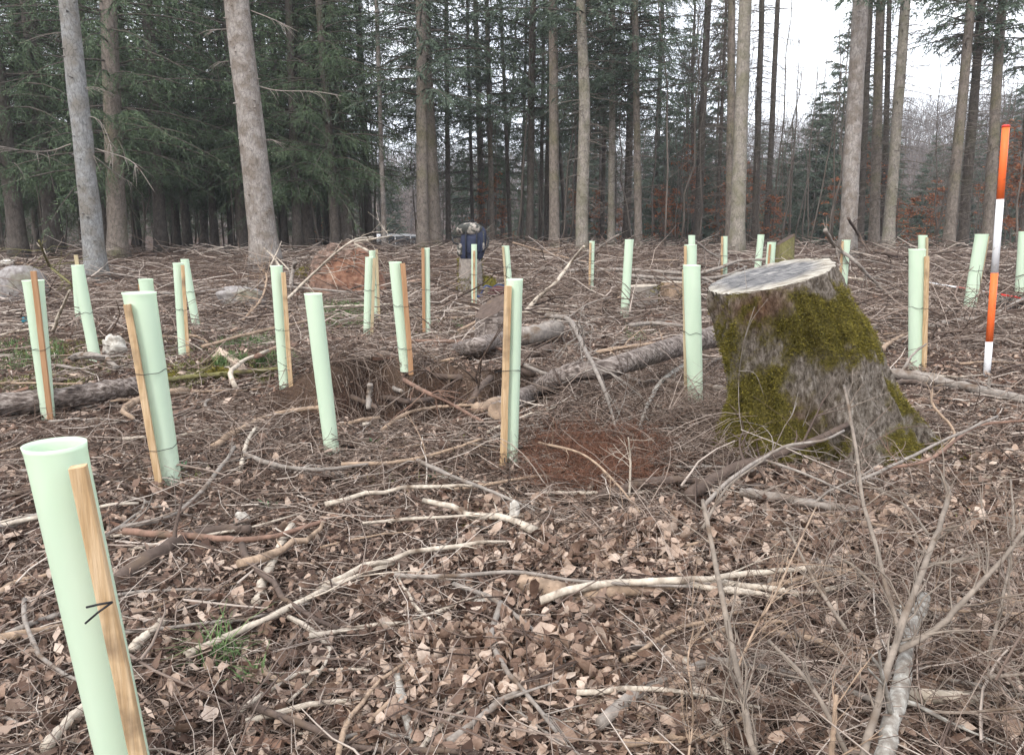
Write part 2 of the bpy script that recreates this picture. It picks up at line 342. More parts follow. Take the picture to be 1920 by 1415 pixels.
def litter_leaves():
    mb = MB()
    x, y = polar(52000, .75, 17)
    k = rng.random(len(x)) * np.where((x < -.25) & (y < 3), 1.8, 1) < .26 + 1.6 * (fbm(x * 1.3 + 5, y * 1.3, 3) + .12)
    mb.add(*leaves(x[k], y[k], .030, .03, .45, 1))
    x, y = screen(2100, 640, 1330, 1080, 1440); mb.add(*leaves(x, y, .031, .045, .55, 1))
    x, y = screen(1500, 760, 1160, 1200, 1330); mb.add(*leaves(x, y, .035, .05, .7, 1))
    x, y = screen(2200, 1330, 1920, 860, 1100); mb.add(*leaves(x, y, .040, .05, .6, 1))
    x, y = screen(700, 0, 640, 900, 1415); mb.add(*leaves(x, y, .034, .04, .6, 1))
    x, y = screen(900, 1300, 1920, 1080, 1430); mb.add(*leaves(x, y, .038, .05, .6, 1))
    x, y = screen(1200, 850, 1300, 950, 1080); mb.add(*leaves(x, y, .038, .04, .6, 1))
    tag(mb.build('leaf_litter', M['leaf'], smooth=True), 'brown and beige dead beech leaves strewn over the ground', 'dead leaves', kind='stuff')
litter_leaves()
def crumbs():
    n = 170000; x, y = polar(n, .7, 9, 1.2)
    z = ter(x, y) + .004 + rng.random(n) ** 2 * .042
    L = rng.lognormal(math.log(.011), .55, n); W = L * rng.uniform(.10, .45, n)
    az = rng.uniform(0, 2 * math.pi, n); el = rng.normal(0, .5, n)
    u = np.stack([np.cos(az) * np.cos(el), np.sin(az) * np.cos(el), np.sin(el)], -1); v = np.stack([-np.sin(az), np.cos(az), rng.normal(0, .6, n)], -1)
    c = np.stack([x, y, z], -1)
    V = np.stack([c - u * L[:, None], c + v * W[:, None] - u * L[:, None] * .2, c + u * L[:, None], c - v * W[:, None] + u * L[:, None] * .1], 1).reshape(-1, 3)
    q = (np.arange(n) * 4)[:, None] + np.arange(4)
    tag(mk('bark_crumbs', V, [q], M['crumb'], smooth=False), 'crumbs of bark, needles and wood chips on the soil', 'litter', kind='stuff')
crumbs()
def chips():
    mb = MB()
    for n, d0, d1, l0 in ((5200, .8, 8, .040), (1400, 5, 16, .10)):
        x, y = polar(n, d0, d1, 1.0); z = ter(x, y) + .006 + rng.random(n) * .02; L = rng.lognormal(math.log(l0), .45, n); W = L * rng.uniform(.12, .4, n); az = rng.uniform(0, 6.28, n); el = rng.normal(0, .22, n)
        u = np.stack([np.cos(az) * np.cos(el), np.sin(az) * np.cos(el), np.sin(el)], -1); v = np.stack([-np.sin(az), np.cos(az), rng.normal(0, .35, n)], -1); wv = np.cross(u, v); c = np.stack([x, y, z], -1)
        T = W * rng.uniform(.15, .5, n); P8 = []
        for a, b, t in ((-1, -.8, -1), (-1.1, .6, -1), (1, .9, -1), (.9, -.6, -1), (-.95, -.6, 1), (-1, .5, 1), (.8, .7, 1), (1.05, -.5, 1)):
            P8.append(c + u * (L * a * rng.uniform(.8, 1.1, n))[:, None] * .5 + v * (W * b * rng.uniform(.7, 1.1, n))[:, None] * .5 + wv * (T * t)[:, None] * .5)
        V = np.stack(P8, 1).reshape(-1, 3); q = np.array([[0, 1, 2, 3], [7, 6, 5, 4], [0, 4, 5, 1], [1, 5, 6, 2], [2, 6, 7, 3], [3, 7, 4, 0]])
        mb.add(V, [((np.arange(n) * 8)[:, None, None] + q[None]).reshape(-1, 4)])
    tag(mb.build('wood_chips', M['chip'], smooth=False), 'broken chips and flakes of bark and wood in the litter', 'wood chips', kind='stuff')
chips()
def arcs(x, y, z, L, R, el_mu=.05, el_sd=.25, bend=.5, m=4, k=3, droop=0.0, az=None):
    kp = ~((x > -1.55) & (x < .15) & (y > 4.45) & (y < 4.98)) | (rng.random(len(x)) < .35)     # the bare earth face of the ledge
    L = np.minimum(L, 1.7 * np.median(L)); R = np.minimum(R, 2.2 * np.median(R))
    x, y, z, L, R = x[kp], y[kp], z[kp], L[kp], R[kp]; az = None if az is None else az[kp]; n = len(x)
    az = rng.uniform(0, 2 * math.pi, n) if az is None else az
    el = rng.normal(el_mu, el_sd, n); t = np.linspace(0, 1, m)[None, :]
    b = rng.normal(0, bend, n)[:, None]; e2 = rng.normal(-droop, bend * .5, n)[:, None]
    A = az[:, None] + b * t; E = el[:, None] + e2 * t
    st = (L / (m - 1))[:, None, None] * np.stack([np.cos(A) * np.cos(E), np.sin(A) * np.cos(E), np.sin(E)], -1)
    st += rng.normal(0, .12, st.shape) * (L / (m - 1))[:, None, None]
    Pp = np.cumsum(st, 1) - st[:, :1]; Pp += np.stack([x, y, z], -1)[:, None, :]
    g = ter(Pp[:, :, 0], Pp[:, :, 1]) + .004
    Pp[:, :, 2] = np.maximum(Pp[:, :, 2], g)
    Rr = R[:, None] * np.linspace(1, .45, m)[None, :]
    return tubes(Pp, Rr, k, cap=False)
def twigs():
    mb = MB()
    n = 34000; x, y = polar(n, .7, 13, 1.0); z = ter(x, y) + .006 + rng.random(n) ** 2 * .05
    d = np.hypot(x, y)
    mb.add(*arcs(x, y, z, rng.lognormal(math.log(.13), .5, n), (.0008 + .00030 * d) * rng.lognormal(0, .35, n), 0, .16, .45))
    n = 6500; x, y = polar(n, .9, 20, .9); z = ter(x, y) + .01 + rng.random(n) * .06
    d = np.hypot(x, y)
    mb.add(*arcs(x, y, z, rng.lognormal(math.log(.34), .45, n), (.0018 + .00035 * d) * rng.lognormal(0, .4, n), 0, .13, .35, m=5))
    n = 4800; x, y = polar(n, 8, 26, .8); z = ter(x, y) + rng.random(n) * .16
    mb.add(*arcs(x, y, z, rng.lognormal(math.log(.8), .4, n), rng.lognormal(math.log(.009), .35, n), 0.02, .16, .3, m=5))
    tag(mb.build('twig_litter', M['twig']), 'thin dead twigs strewn thickly over the clearing', 'twigs', kind='stuff')
twigs()
def brush_pile():
    """fine arching needle-less spruce twigs, in heaps"""
    mb = MB()
    def heap(n, x0, x1, y0, y1, L, R, lift, el=.35, droop=.9, az=None):
        x, y = screen(n, x0, x1, y0, y1); z = ter(x, y) + rng.random(n) ** 1.5 * lift
        a = None if az is None else rng.normal(az, .6, n)
        mb.add(*arcs(x, y, z, rng.lognormal(math.log(L), .45, n), R * rng.lognormal(0, .35, n), el, .35, .8, m=6, droop=droop, az=a))
    heap(1100, 1010, 1290, 690, 830, .34, .0021, .10)
    heap(1300, 1200, 1400, 700, 900, .24, .0017, .10)
    heap(600, 1250, 1380, 730, 900, .2, .0015, .14, .5)
    heap(900, 1280, 1960, 1010, 1440, .26, .0011, .14)
    heap(300, 1450, 1960, 940, 1440, .36, .0015, .20, .5)
    heap(1100, 520, 720, 640, 700, .24, .0022, .10, .1, .8)
    heap(1100, 940, 1320, 468, 600, .7, .006, .25, .15, .5)
    heap(1300, 1560, 1930, 465, 660, .6, .0055, .22, .15, .5)
    heap(450, 0, 330, 500, 640, .5, .005, .2, .15, .5)
    heap(350, 640, 960, 690, 722, .2, .002, .06, .0, .9)
    heap(1500, 600, 1300, 600, 760, .22, .0022, .05, .1, .6)
    heap(3800, -20, 1940, 930, 1440, .13, .0009, .045, .05, .4)
    heap(1300, 0, 700, 740, 900, .2, .0018, .04, .1, .5)
    heap(650, 330, 860, 470, 640, .5, .005, .15, .15, .5)
    heap(900, 980, 1280, 880, 1010, .26, .0019, .06, .1)
    heap(900, 380, 1000, 780, 960, .3, .0021, .05, .05, .3)
    heap(600, 1560, 1920, 720, 960, .30, .0021, .08, .1, .4)
    tag(mb.build('brushwood', M['brush']), 'heaps of fine grey spruce brushwood left from felling', 'brushwood', kind='stuff')
brush_pile()
def needle_spray(n, x0, x1, y0, y1, lift, name, label):
    mb = MB(); x, y = screen(n, x0, x1, y0, y1); z = ter(x, y) + rng.random(n) * lift
    L = rng.lognormal(math.log(.14), .3, n); az = rng.uniform(0, 2 * math.pi, n)
    mb.add(*arcs(x, y, z, L, np.full(n, .0011), .25, .3, .4, m=3, az=az))
    k = 16; xs = np.repeat(x, k) + (rng.random(n * k) * np.repeat(L * np.cos(az), k)); ys = np.repeat(y, k) + 0
    t = rng.random(n * k); xs = np.repeat(x, k) + t * np.repeat(L * np.cos(az), k); ys = np.repeat(y, k) + t * np.repeat(L * np.sin(az), k)
    zs = np.repeat(z, k) + t * np.repeat(L * .25, k)
    mb.add(*arcs(xs, ys, zs, rng.uniform(.012, .022, n * k), np.full(n * k, .0007), .3, .7, .1, m=2))
    tag(mb.build(name, M['needle_brown']), label, 'needle litter', kind='stuff')
needle_spray(900, 1000, 1230, 830, 935, .10, 'brown_needle_litter', 'rusty brown dead spruce needles on twigs before the mossy stump')

# ------------------------------------------------------------------ tree shelters
def stake_mesh(a, b, wdt):
    """square stake from a (foot) to b (top), section turned towards the viewer"""
    a = np.asarray(a, float); b = np.asarray(b, float); t = (b - a) / np.linalg.norm(b - a)
    ang = .35; u = np.array([math.cos(ang), math.sin(ang), 0]); u -= t * u.dot(t); u /= np.linalg.norm(u); v = np.cross(t, u)
    n = 9; mbv = []
    for i in range(n):
        c = a + (b - a) * i / (n - 1) + rng.normal(0, .0008, 3)
        s = wdt / 2
        ch = .18
        for (p, q) in ((-1, -1 + ch), (-1 + ch, -1), (1 - ch, -1), (1, -1 + ch), (1, 1 - ch), (1 - ch, 1), (-1 + ch, 1), (-1, 1 - ch)):
            mbv.append(c + u * s * p + v * s * q)
    V = np.array(mbv); k = 8
    i, j = np.meshgrid(np.arange(n - 1), np.arange(k), indexing='ij'); j2 = (j + 1) % k
    q = np.stack([i * k + j, i * k + j2, (i + 1) * k + j2, (i + 1) * k + j], -1).reshape(-1, 4)
    return V, [q, np.array([[7, 6, 5, 4, 3, 2, 1, 0]]), np.array([np.arange(8) + (n - 1) * k])], u * wdt / 2, v * wdt / 2
def hull(pts):
    pts = sorted(map(tuple, pts)); 
    def half(ps):
        h = []
        for p in ps:
            while len(h) >= 2 and (h[-1][0] - h[-2][0]) * (p[1] - h[-2][1]) - (h[-1][1] - h[-2][1]) * (p[0] - h[-2][0]) <= 0: h.pop()
            h.append(p)
        return h
    a = half(pts); b = half(pts[::-1]); return np.array(a[:-1] + b[:-1])
def shelter(top, base, wt, wb, stake=None, sw=.022, smat='stake', label='', Y=None, ties=(.55,), front=True, up=0.0):
    b = G(*base) if Y is None else P(base[0], base[1], Y)
    Y = b[1]; t = P(top[0], top[1], Y)
    root = empty('tree_shelter', b, label, 'tree shelter', 'pale green tree shelters planted over the clearing')
    d0 = math.hypot(*(b[:2])); rt = wt * Y / F / 2 * 1.02; rb = wb * Y / F / 2 * 1.02
    ax = t - b; n = 36; rows = np.array([-.03, 0, .12, .3, .5, .7, .85, .95, .985, .992, 1.0]); V = []
    ph = rng.uniform(0, 6)
    def ring(s, r, inner=False):
        a = np.linspace(0, 2 * math.pi, n, endpoint=False)
        ov = 1 + .035 * np.cos(2 * a + ph) * math.sin(s * 3 + ph) + .01 * np.cos(3 * a + ph * 2 + s * 4)
        c = ax * s
        return np.stack([c[0] + r * ov * np.cos(a), c[1] + r * ov * np.sin(a), np.full(n, c[2])], -1)
    for s in rows:
        r = rb + (rt - rb) * max(0, s)
        if s > .98: r *= 1 + .05 * (s - .98) / .02
        V.append(ring(s, r))
    for s in rows[::-1]:
        r = rb + (rt - rb) * max(0, s)
        if s > .98: r *= 1 + .05 * (s - .98) / .02
        V.append(ring(s, r - .0022))
    m = len(V); V = np.concatenate(V)
    i, j = np.meshgrid(np.arange(m - 1), np.arange(n), indexing='ij'); j2 = (j + 1) % n
    q = np.stack([i * n + j, i * n + j2, (i + 1) * n + j2, (i + 1) * n + j], -1).reshape(-1, 4)
    mk('tube', V, [q], M['plastic'], root)
    if stake:
        st, sb, front = stake
        yo = {'F': -(rt + sw * .5), 'B': rt + sw * .5, 'S': -rt * .25}[front]
        B = P(sb[0], sb[1], Y + yo); T = P(st[0], st[1], Y + yo)
        B = B + (B - T) * .06
        V, Fs, u, v = stake_mesh(B - b, T - b, sw)
        mk('stake', V, Fs, M[smat], root, smooth=False)
        for tt in ties:
            zt = ax[2] * tt; c = ax * tt; r = rb + (rt - rb) * tt
            f = (zt - (B - b)[2]) / ((T - b)[2] - (B - b)[2]); sc = (B - b) + (T - B) * f
            a = np.linspace(0, 2 * math.pi, 26, endpoint=False)
            pts = [(c[0] + (r + .002) * math.cos(q), c[1] + (r + .002) * math.sin(q)) for q in a]
            pts += [(sc[0] + p * u[0] * 1.12 + q * v[0] * 1.12, sc[1] + p * u[1] * 1.12 + q * v[1] * 1.12) for p in (-1, 1) for q in (-1, 1)]
            h = hull(pts); h = np.vstack([h, h[:2]]); pp = np.column_stack([h, zt + .006 * np.sin(np.arange(len(h)))])
            mb = MB(); th = max(.0013, .00024 * d0); mb.tube(pp, th, 6)
            e = sc + (-u if u[1] > 0 else u) * 1.4; e[2] = zt
            mb.tube([e, e + np.array([-.012, -.01, .006]), e + np.array([-.03, -.012, -.004])], th, 5)
            mb.build('cable_tie', M['black'], root)
    return root, b, ax
s1, b1, ax1 = shelter((102, 832), (306, 1760), 103, 90, ((147, 874), (330, 1760), 'F'), .027, 'stake', 'nearest green shelter, cut by the bottom edge, wooden stake tied to its front', Y=1.36, ties=(.30,))
# black tie with two loose tails on the nearest stake
mb = MB(); q = P(187, 1150, 1.28) - b1
for e in ((162, 1138), (160, 1168)):
    e = P(e[0], e[1], 1.255) - b1; o_ = P(211, 1128, 1.262) - b1; mb.tube([o_, (o_ * .5 + e * .5) + [0, -.003, .002], e], .0021, 6)
mb.build('cable_tie', M['black'], s1)
SH = [
 ((261, 548), (319, 902), 55, 42, ((239, 571), (297, 900), 'F'), 'stake', 'tall wide green shelter with a tan stake along its left side, second nearest'),
 ((62, 525), (91, 784), 34, 24, ((63, 508), (94, 779), 'F'), 'stake_orange', 'green shelter standing before the boulder with an orange stake rising above its rim'),
 ((145, 497), (180, 680), 20, 20, ((142, 478), (176, 676), 'B'), 'stake_grey', 'green shelter in front of the bluish trunk, thin stake tip poking above its back'),
 ((142, 500), (150, 616), 14, 13, None, '', 'small far shelter half hidden behind the one before the bluish trunk'),
 ((273, 523), (291, 668), 24, 20, ((262, 533), (282, 668), 'B'), 'stake_orange', 'shelter whose top peeks out right behind the tall wide shelter'),
 ((334, 493), (345, 670), 18, 18, ((342, 497), (353, 667), 'F'), 'stake', 'slim shelter with tan stake, front one of the overlapping pair left of the pale trunk'),
 ((346, 486), (368, 612), 14, 14, ((352, 492), (374, 607), 'B'), 'stake_grey', 'rear shelter of the overlapping pair, leaning left behind the slim one'),
 ((518, 498), (536, 740), 21, 21, ((531, 511), (546, 735), 'F'), 'stake', 'green shelter below the thick pale trunk with a narrow tan stake on its right'),
 ((587, 550), (623, 852), 31, 28, None, '', 'green shelter without a visible stake, leaning left, dark twig before its foot'),
 ((693, 482), (688, 633), 15, 14, ((702, 484), (697, 628), 'F'), 'stake_grey', 'front shelter of the narrow pair by the orange earth mound'),
 ((698, 470), (706, 600), 12, 12, ((706, 468), (711, 600), 'F'), 'stake_grey', 'rear shelter of the narrow pair by the orange earth mound'),
 ((741, 491), (760, 690), 22, 20, ((755, 494), (770, 690), 'F'), 'stake_orange', 'green shelter with round open top and reddish stake above the earth ledge'),
 ((800, 465), (801, 626), 11, 12, ((793, 465), (795, 626), 'F'), 'stake_orange', 'upright narrow shelter with orange stake at its left, left of the backpack'),
 ((889, 458), (889, 575), 10, 10, ((889, 470), (889, 575), 'F'), 'stake', 'thin shelter with stake on its face standing right before the backpack'),
 ((948, 461), (956, 560), 13, 13, ((943, 462), (950, 560), 'F'), 'stake_grey', 'far shelter right of the backpack, its foot hidden by a nearer shelter'),
 ((965, 523), (957, 868), 30, 27, ((953, 536), (943, 868), 'F'), 'stake', 'green shelter in the middle of the clearing with pale stake down its left side'),
 ((1110, 452), (1108, 545), 10, 9, ((1107, 455), (1105, 540), 'F'), 'stake', 'tiny far shelter beside the leaning pale pole in the brushwood'),
 ((1180, 449), (1171, 592), 16, 15, None, '', 'stakeless shelter in front of the low split stump'),
 ((1297, 441), (1297, 535), 12, 12, None, '', 'rearmost shelter of the three lined up behind each other, only its top visible'),
 ((1295, 459), (1294, 590), 22, 20, ((1285, 461), (1284, 590), 'F'), 'stake', 'middle shelter of the three lined up behind each other'),
 ((1297, 497), (1304, 757), 31, 27, ((1284, 505), (1288, 757), 'B'), 'stake_grey', 'front shelter of the three lined up, left of the mossy stump'),
 ((1359, 443), (1358, 535), 10, 10, ((1354, 443), (1353, 535), 'F'), 'stake', 'thin far shelter directly behind the left edge of the mossy stump'),
 ((1427, 440), (1419, 520), 12, 12, None, '', 'plain far shelter behind the middle of the mossy stump cut'),
 ((1447, 454), (1440, 540), 15, 15, ((1444, 458), (1437, 540), 'F'), 'stake_orange', 'far shelter with an orange stake on its face behind the mossy stump cut'),
 ((1587, 450), (1579, 560), 14, 13, ((1580, 452), (1573, 560), 'F'), 'stake', 'far shelter just right of the mossy stump below the wide grey trunk'),
 ((1730, 441), (1729, 560), 15, 14, ((1738, 445), (1737, 560), 'F'), 'stake_grey', 'rear shelter whose top shows above the upright one left of the striped pole'),
 ((1720, 467), (1718, 690), 28, 27, ((1738, 481), (1733, 690), 'F'), 'stake', 'upright nearer shelter with a tan stake on its right, left of the striped pole'),
 ((1841, 439), (1817, 580), 22, 20, ((1853, 443), (1829, 575), 'B'), 'stake_grey', 'shelter leaning right just left of the standing striped pole'),
 ((1919, 434), (1911, 556), 16, 15, None, '', 'shelter cut by the right edge beyond the striped pole'),
]
for (t, b, wt, wb, st, sm, lb) in SH:
    Yg = G(*b)[1]
    swp = max(.015, min(.028, (.42 * wb) * Yg / F)) if st else .02
    shelter(t, b, wt, wb, st, swp, sm or 'stake', lb, ties=(.6, .2) if st and int(t[0]) % 3 == 0 else (.52,))

# ------------------------------------------------------------------ ranging poles
M['pole_orange'] = mat('orange_paint', [(0, (.78, .13, .03)), (1, (.86, .18, .05))], scale=8, rough=.45, second=((.5, .1, .04), 30, .6, .75))
M['pole_red'] = mat('red_paint', [(0, (.55, .03, .03)), (1, (.65, .06, .04))], scale=8, rough=.45)
M['pole_white'] = mat('white_paint', [(0, (.62, .62, .64)), (1, (.76, .76, .77))], scale=8, rough=.5, second=((.45, .42, .38), 25, .58, .72))
def pole(pa, pb, r, bands, label, capm=True):
    root = empty('ranging_pole', pa, label, 'surveying pole')
    d = pb - pa; 
    for (t0, t1, mm) in bands:
        mb = MB(); mb.tube([d * (t0 + .0), d * (t0 * .5 + t1 * .5), d * t1], r, 18); mb.build('band', M[mm], root)
    if capm:
        mb = MB(); mb.tube([d * .999, d * 1.004, d * 1.008], [r * 1.12, r * 1.12, r * .7], 18); mb.build('end_cap', M['pole_red'], root)
    return root
b = G(1850, 702); t = P(1886, 238, b[1])
pole(b, t, 6.2 * b[1] / F, [(-.02, .14, 'pole_white'), (.14, .425, 'pole_orange'), (.425, .72, 'pole_white'), (.72, 1, 'pole_orange')], 'tall orange and white striped pole stuck upright in the ground')
a = lift_pt(1735, 529, .12); c = lift_pt(1935, 562, .10)
pole(a, c, .013, [(0, .33, 'pole_white'), (.33, .52, 'pole_red'), (.52, .6, 'pole_white'), (.6, .8, 'pole_red'), (.8, 1, 'pole_red')], 'thin red and white striped pole lying flat on the brushwood', False)

# ------------------------------------------------------------------ big mossy stump
def big_stump():
    Yc = 3.80
    Lp = [(1318, 885), (1325, 862), (1342, 835), (1360, 790), (1370, 740), (1368, 700), (1360, 655), (1348, 610), (1338, 570), (1334, 545), (1333, 480)]
    Rp = [(1752, 885), (1742, 815), (1722, 790), (1690, 755), (1665, 720), (1648, 680), (1634, 640), (1616, 597), (1590, 560), (1572, 520), (1558, 485)]
    LZ = np.array([P(a, b_, Yc)[[2, 0]] for a, b_ in Lp]); RZ = np.array([P(a, b_, Yc)[[2, 0]] for a, b_ in Rp])
    lx = lambda z: np.interp(z, LZ[:, 0], LZ[:, 1]); rx = lambda z: np.interp(z, RZ[:, 0], RZ[:, 1])
    zb = float(ter((lx(0) + rx(0)) / 2, Yc)) - .12
    pl = P(1335, 545, Yc); pr = P(1557, 487, Yc); cx = (pl[0] + pr[0]) / 2; cz = (pl[2] + pr[2]) / 2
    sx = (pr[2] - pl[2]) / (pr[0] - pl[0]); syy = .075
    nu, nv = 260, 130
    th = np.linspace(0, 2 * math.pi, nu, endpoint=False); T = np.linspace(0, 1, nv) ** .9
    V = np.zeros((nv, nu, 3)); 
    topz = None
    ph = .35
    for it in range(nv):
        t = T[it]
        z = np.full(nu, zb)
        for k in range(6):      # the ring follows the slope of the cut near the top
            l = lx(z); r = rx(z); c = (l + r) / 2; a = (r - l) / 2
            core = .335
            flare = np.maximum(a - core, 0)
            lob = np.clip(.50 + .36 * np.cos(5 * th + .2) + .22 * np.cos(9 * th + 1.3), .12, 1.15)
            side = np.abs(np.cos(th)) ** 3
            ra = np.minimum(a, core) + flare * (lob * (1 - side) + side)
            rbk = np.minimum(a, core) * .93 + flare * lob * .85
            x = c + ra * np.cos(th); y = Yc + rbk * np.sin(th)
            zt = cz + sx * (x - cx) + syy * (y - Yc) + .012 * fbm(np.cos(th) * 7 + 3, np.sin(th) * 7, 3)
            z = zb + t * (zt - zb)
        # bark fluting and lumps
        hh = t
        fl = .012 * np.sin(th * 17 + 2 * np.sin(hh * 3)) + .010 * np.sin(th * 29 + 5 * np.sin(hh * 2 + 1))
        nn = .075 * fbm(th * 3.0 + 4, hh * 2.2 + np.zeros(nu), 3) + .05 * fbm(np.cos(th) * 9 + 40, np.sin(th) * 9 + hh * 5, 4) + .022 * fbm(np.cos(th) * 32 + 50, np.sin(th) * 32 + hh * 14 + 9, 3)
        k = (fl * (1.3 - .8 * hh) + nn) * (1 - .75 * sst(.93, 1, np.full(nu, hh)))
        x = x + k * np.cos(th); y = y + k * np.sin(th)
        V[it] = np.stack([x, y, z], -1)
    org = np.array([cx, Yc, zb + .12])
    root = empty('mossy_stump', org, 'large broad tree stump overgrown with yellow-green moss, slanted grey cut on top', 'tree stump')
    Vf = V.reshape(-1, 3)
    # moss amount per vertex
    s = (Vf[:, 0] - np.repeat((lx(V[:, :, 2]) + rx(V[:, :, 2])).mean(1) / 2, nu)); h = np.repeat(T, nu)
    xr = (Vf[:, 0] - cx)
    nzz = fbm(Vf[:, 0] * 6 + 11, Vf[:, 2] * 6 + Vf[:, 1] * 5, 4) * 1.5 + fbm(Vf[:, 0] * 22 + 11, Vf[:, 2] * 22 + Vf[:, 1] * 15, 3) * .7
    g = lambda v, c, w_: np.exp(-((v - c) / w_) ** 2)
    band = g(h, .80 - .20 * np.clip(xr, -.3, .5), .11) * sst(-.12, .06, xr) * 1.15          # under the cut, right half
    left = g(xr, -.25 - .1 * (1 - h), .11) * 1.2                                              # left flank
    low = g(h, .12, .20) * (1 - sst(.05, .35, xr)) * .95 + g(h, .26, .14) * sst(.35, .5, xr) * .9
    mid = g(h, .5, .25) * g(xr, -.10, .20) * .95
    bare = g(h, .48, .20) * g(xr, .32, .20) * 1.6 + g(h, .93, .08) * g(xr, -.14, .13) * .9 + sst(.84, .95, h) * sst(.05, .2, xr) * 1.0 + g(h, .35, .08) * g(xr, .05, .1) * .5
    mm = np.clip(sst(.05, .95, (band + left + low + mid) * .50 - bare * .55 + nzz * 1.7 + .38), 0, 1)
    red = np.clip(g(h, .91, .10) * g(xr, -.13, .14) + g(h, .33, .12) * g(xr, -.02, .16) + nzz * .3, 0, 1)
    i, j = np.meshgrid(np.arange(nv - 1), np.arange(nu), indexing='ij'); j2 = (j + 1) % nu
    q = np.stack([i * nu + j, i * nu + j2, (i + 1) * nu + j2, (i + 1) * nu + j], -1).reshape(-1, 4)
    # bark material
    m = bpy.data.materials.new('stump_bark'); m.use_nodes = True; t = m.node_tree; N = t.nodes; L = t.links
    b = N['Principled BSDF']; b.inputs['Roughness'].default_value = .95; b.inputs['Specular IOR Level'].default_value = .1
    co = N.new('ShaderNodeTexCoord'); mp = N.new('ShaderNodeMapping'); mp.inputs['Scale'].default_value = (1.7, 1.7, .8); L.new(co.outputs['Object'], mp.inputs[0])
    n1 = N.new('ShaderNodeTexNoise'); n1.inputs['Scale'].default_value = 30; n1.inputs['Detail'].default_value = 9; n1.inputs['Roughness'].default_value = .78; L.new(mp.outputs[0], n1.inputs[0])
    n3 = N.new('ShaderNodeTexNoise'); n3.inputs['Scale'].default_value = 75; n3.inputs['Detail'].default_value = 5; L.new(co.outputs['Object'], n3.inputs[0])
    grey = add_ramp(t, n1.outputs['Fac'], [(.34, (.022, .017, .013)), (.45, (.12, .098, .078)), (.56, (.26, .225, .19)), (.70, (.50, .46, .41))])
    redc = add_ramp(t, n1.outputs['Fac'], [(.34, (.03, .016, .01)), (.5, (.14, .075, .045)), (.72, (.30, .19, .12))])
    mos = add_ramp(t, n3.outputs['Fac'], [(.3, (.035, .030, .010)), (.5, (.11, .092, .024)), (.72, (.21, .172, .05))])
    ar = N.new('ShaderNodeAttribute'); ar.attribute_name = 'red'; am = N.new('ShaderNodeAttribute'); am.attribute_name = 'moss'
    m1 = N.new('ShaderNodeMix'); m1.data_type = 'RGBA'; L.new(ar.outputs['Fac'], m1.inputs[0]); L.new(grey, m1.inputs[6]); L.new(redc, m1.inputs[7])
    m2 = N.new('ShaderNodeMix'); m2.data_type = 'RGBA'; L.new(am.outputs['Fac'], m2.inputs[0]); L.new(m1.outputs[2], m2.inputs[6]); L.new(mos, m2.inputs[7])
    L.new(m2.outputs[2], b.inputs['Base Color'])
    bm = N.new('ShaderNodeBump'); bm.inputs['Strength'].default_value = 1; bm.inputs['Distance'].default_value = .03; L.new(n1.outputs['Fac'], bm.inputs['Height']); L.new(bm.outputs[0], b.inputs['Normal'])
    mk('bark', Vf - org, [q], m, root, attr={'moss': mm, 'red': red})
    # cut face
    rim = V[-1]; nr = 40; rimoff = .012 * fbm(np.cos(th) * 7 + 3, np.sin(th) * 7, 3); c0 = rim.mean(0); c0[2] = cz + sx * (c0[0] - cx) + syy * (c0[1] - Yc)
    W = [rim * (1 - 0) * 1.0 + np.array([0, 0, .0025])]
    CV = []
    for k in range(nr):
        f = 1.006 - k / (nr - 1) * 1.0; ring = c0 + (rim - c0) * f; ring[:, 2] = cz + sx * (ring[:, 0] - cx) + syy * (ring[:, 1] - Yc) + .003
        ring[:, 2] += (.014 * fbm(ring[:, 0] * 9 + ring[:, 1] * 5, ring[:, 1] * 40 - ring[:, 0] * 18, 3) - .012 * np.exp(-((ring[:, 1] - c0[1] - .3 * (ring[:, 0] - c0[0]) - .04) / .008) ** 2)) + rimoff * (k < 2) * sst(0, .1, np.full(nu, 1.0 - f)) 
        if k == 0: ring[:, 2] -= .006
        CV.append(ring)
    CV = np.concatenate(CV); i, j = np.meshgrid(np.arange(nr - 1), np.arange(nu), indexing='ij'); j2 = (j + 1) % nu
    q = np.stack([i * nu + j, i * nu + j2, (i + 1) * nu + j2, (i + 1) * nu + j], -1).reshape(-1, 4)
    m = bpy.data.materials.new('weathered_cut'); m.use_nodes = True; t = m.node_tree; N = t.nodes; L = t.links
    b = N['Principled BSDF']; b.inputs['Roughness'].default_value = .75; b.inputs['Specular IOR Level'].default_value = .25
    co = N.new('ShaderNodeTexCoord'); mp = N.new('ShaderNodeMapping'); mp.inputs['Scale'].default_value = (1.4, 9, 1); mp.inputs['Rotation'].default_value = (0, 0, .5); L.new(co.outputs['Object'], mp.inputs[0])
    n1 = N.new('ShaderNodeTexNoise'); n1.inputs['Scale'].default_value = 9; n1.inputs['Detail'].default_value = 7; n1.inputs['Roughness'].default_value = .65; L.new(mp.outputs[0], n1.inputs[0])
    ad = N.new('ShaderNodeAttribute'); ad.attribute_name = 'edge'
    dk = add_ramp(t, n1.outputs['Fac'], [(.32, (.035, .034, .036)), (.47, (.12, .118, .12)), (.56, (.22, .21, .205)), (.72, (.42, .40, .37))])
    pa = add_ramp(t, n1.outputs['Fac'], [(.34, (.13, .105, .08)), (.46, (.36, .32, .26)), (.6, (.52, .48, .41)), (.75, (.66, .62, .55))])
    n2 = N.new('ShaderNodeTexNoise'); n2.inputs['Scale'].default_value = 5; n2.inputs['Detail'].default_value = 4; L.new(co.outputs['Object'], n2.inputs[0])
    su = N.new('ShaderNodeMath'); su.operation = 'MULTIPLY_ADD'; L.new(n2.outputs['Fac'], su.inputs[0]); su.inputs[1].default_value = .7; L.new(ad.outputs['Fac'], su.inputs[2])
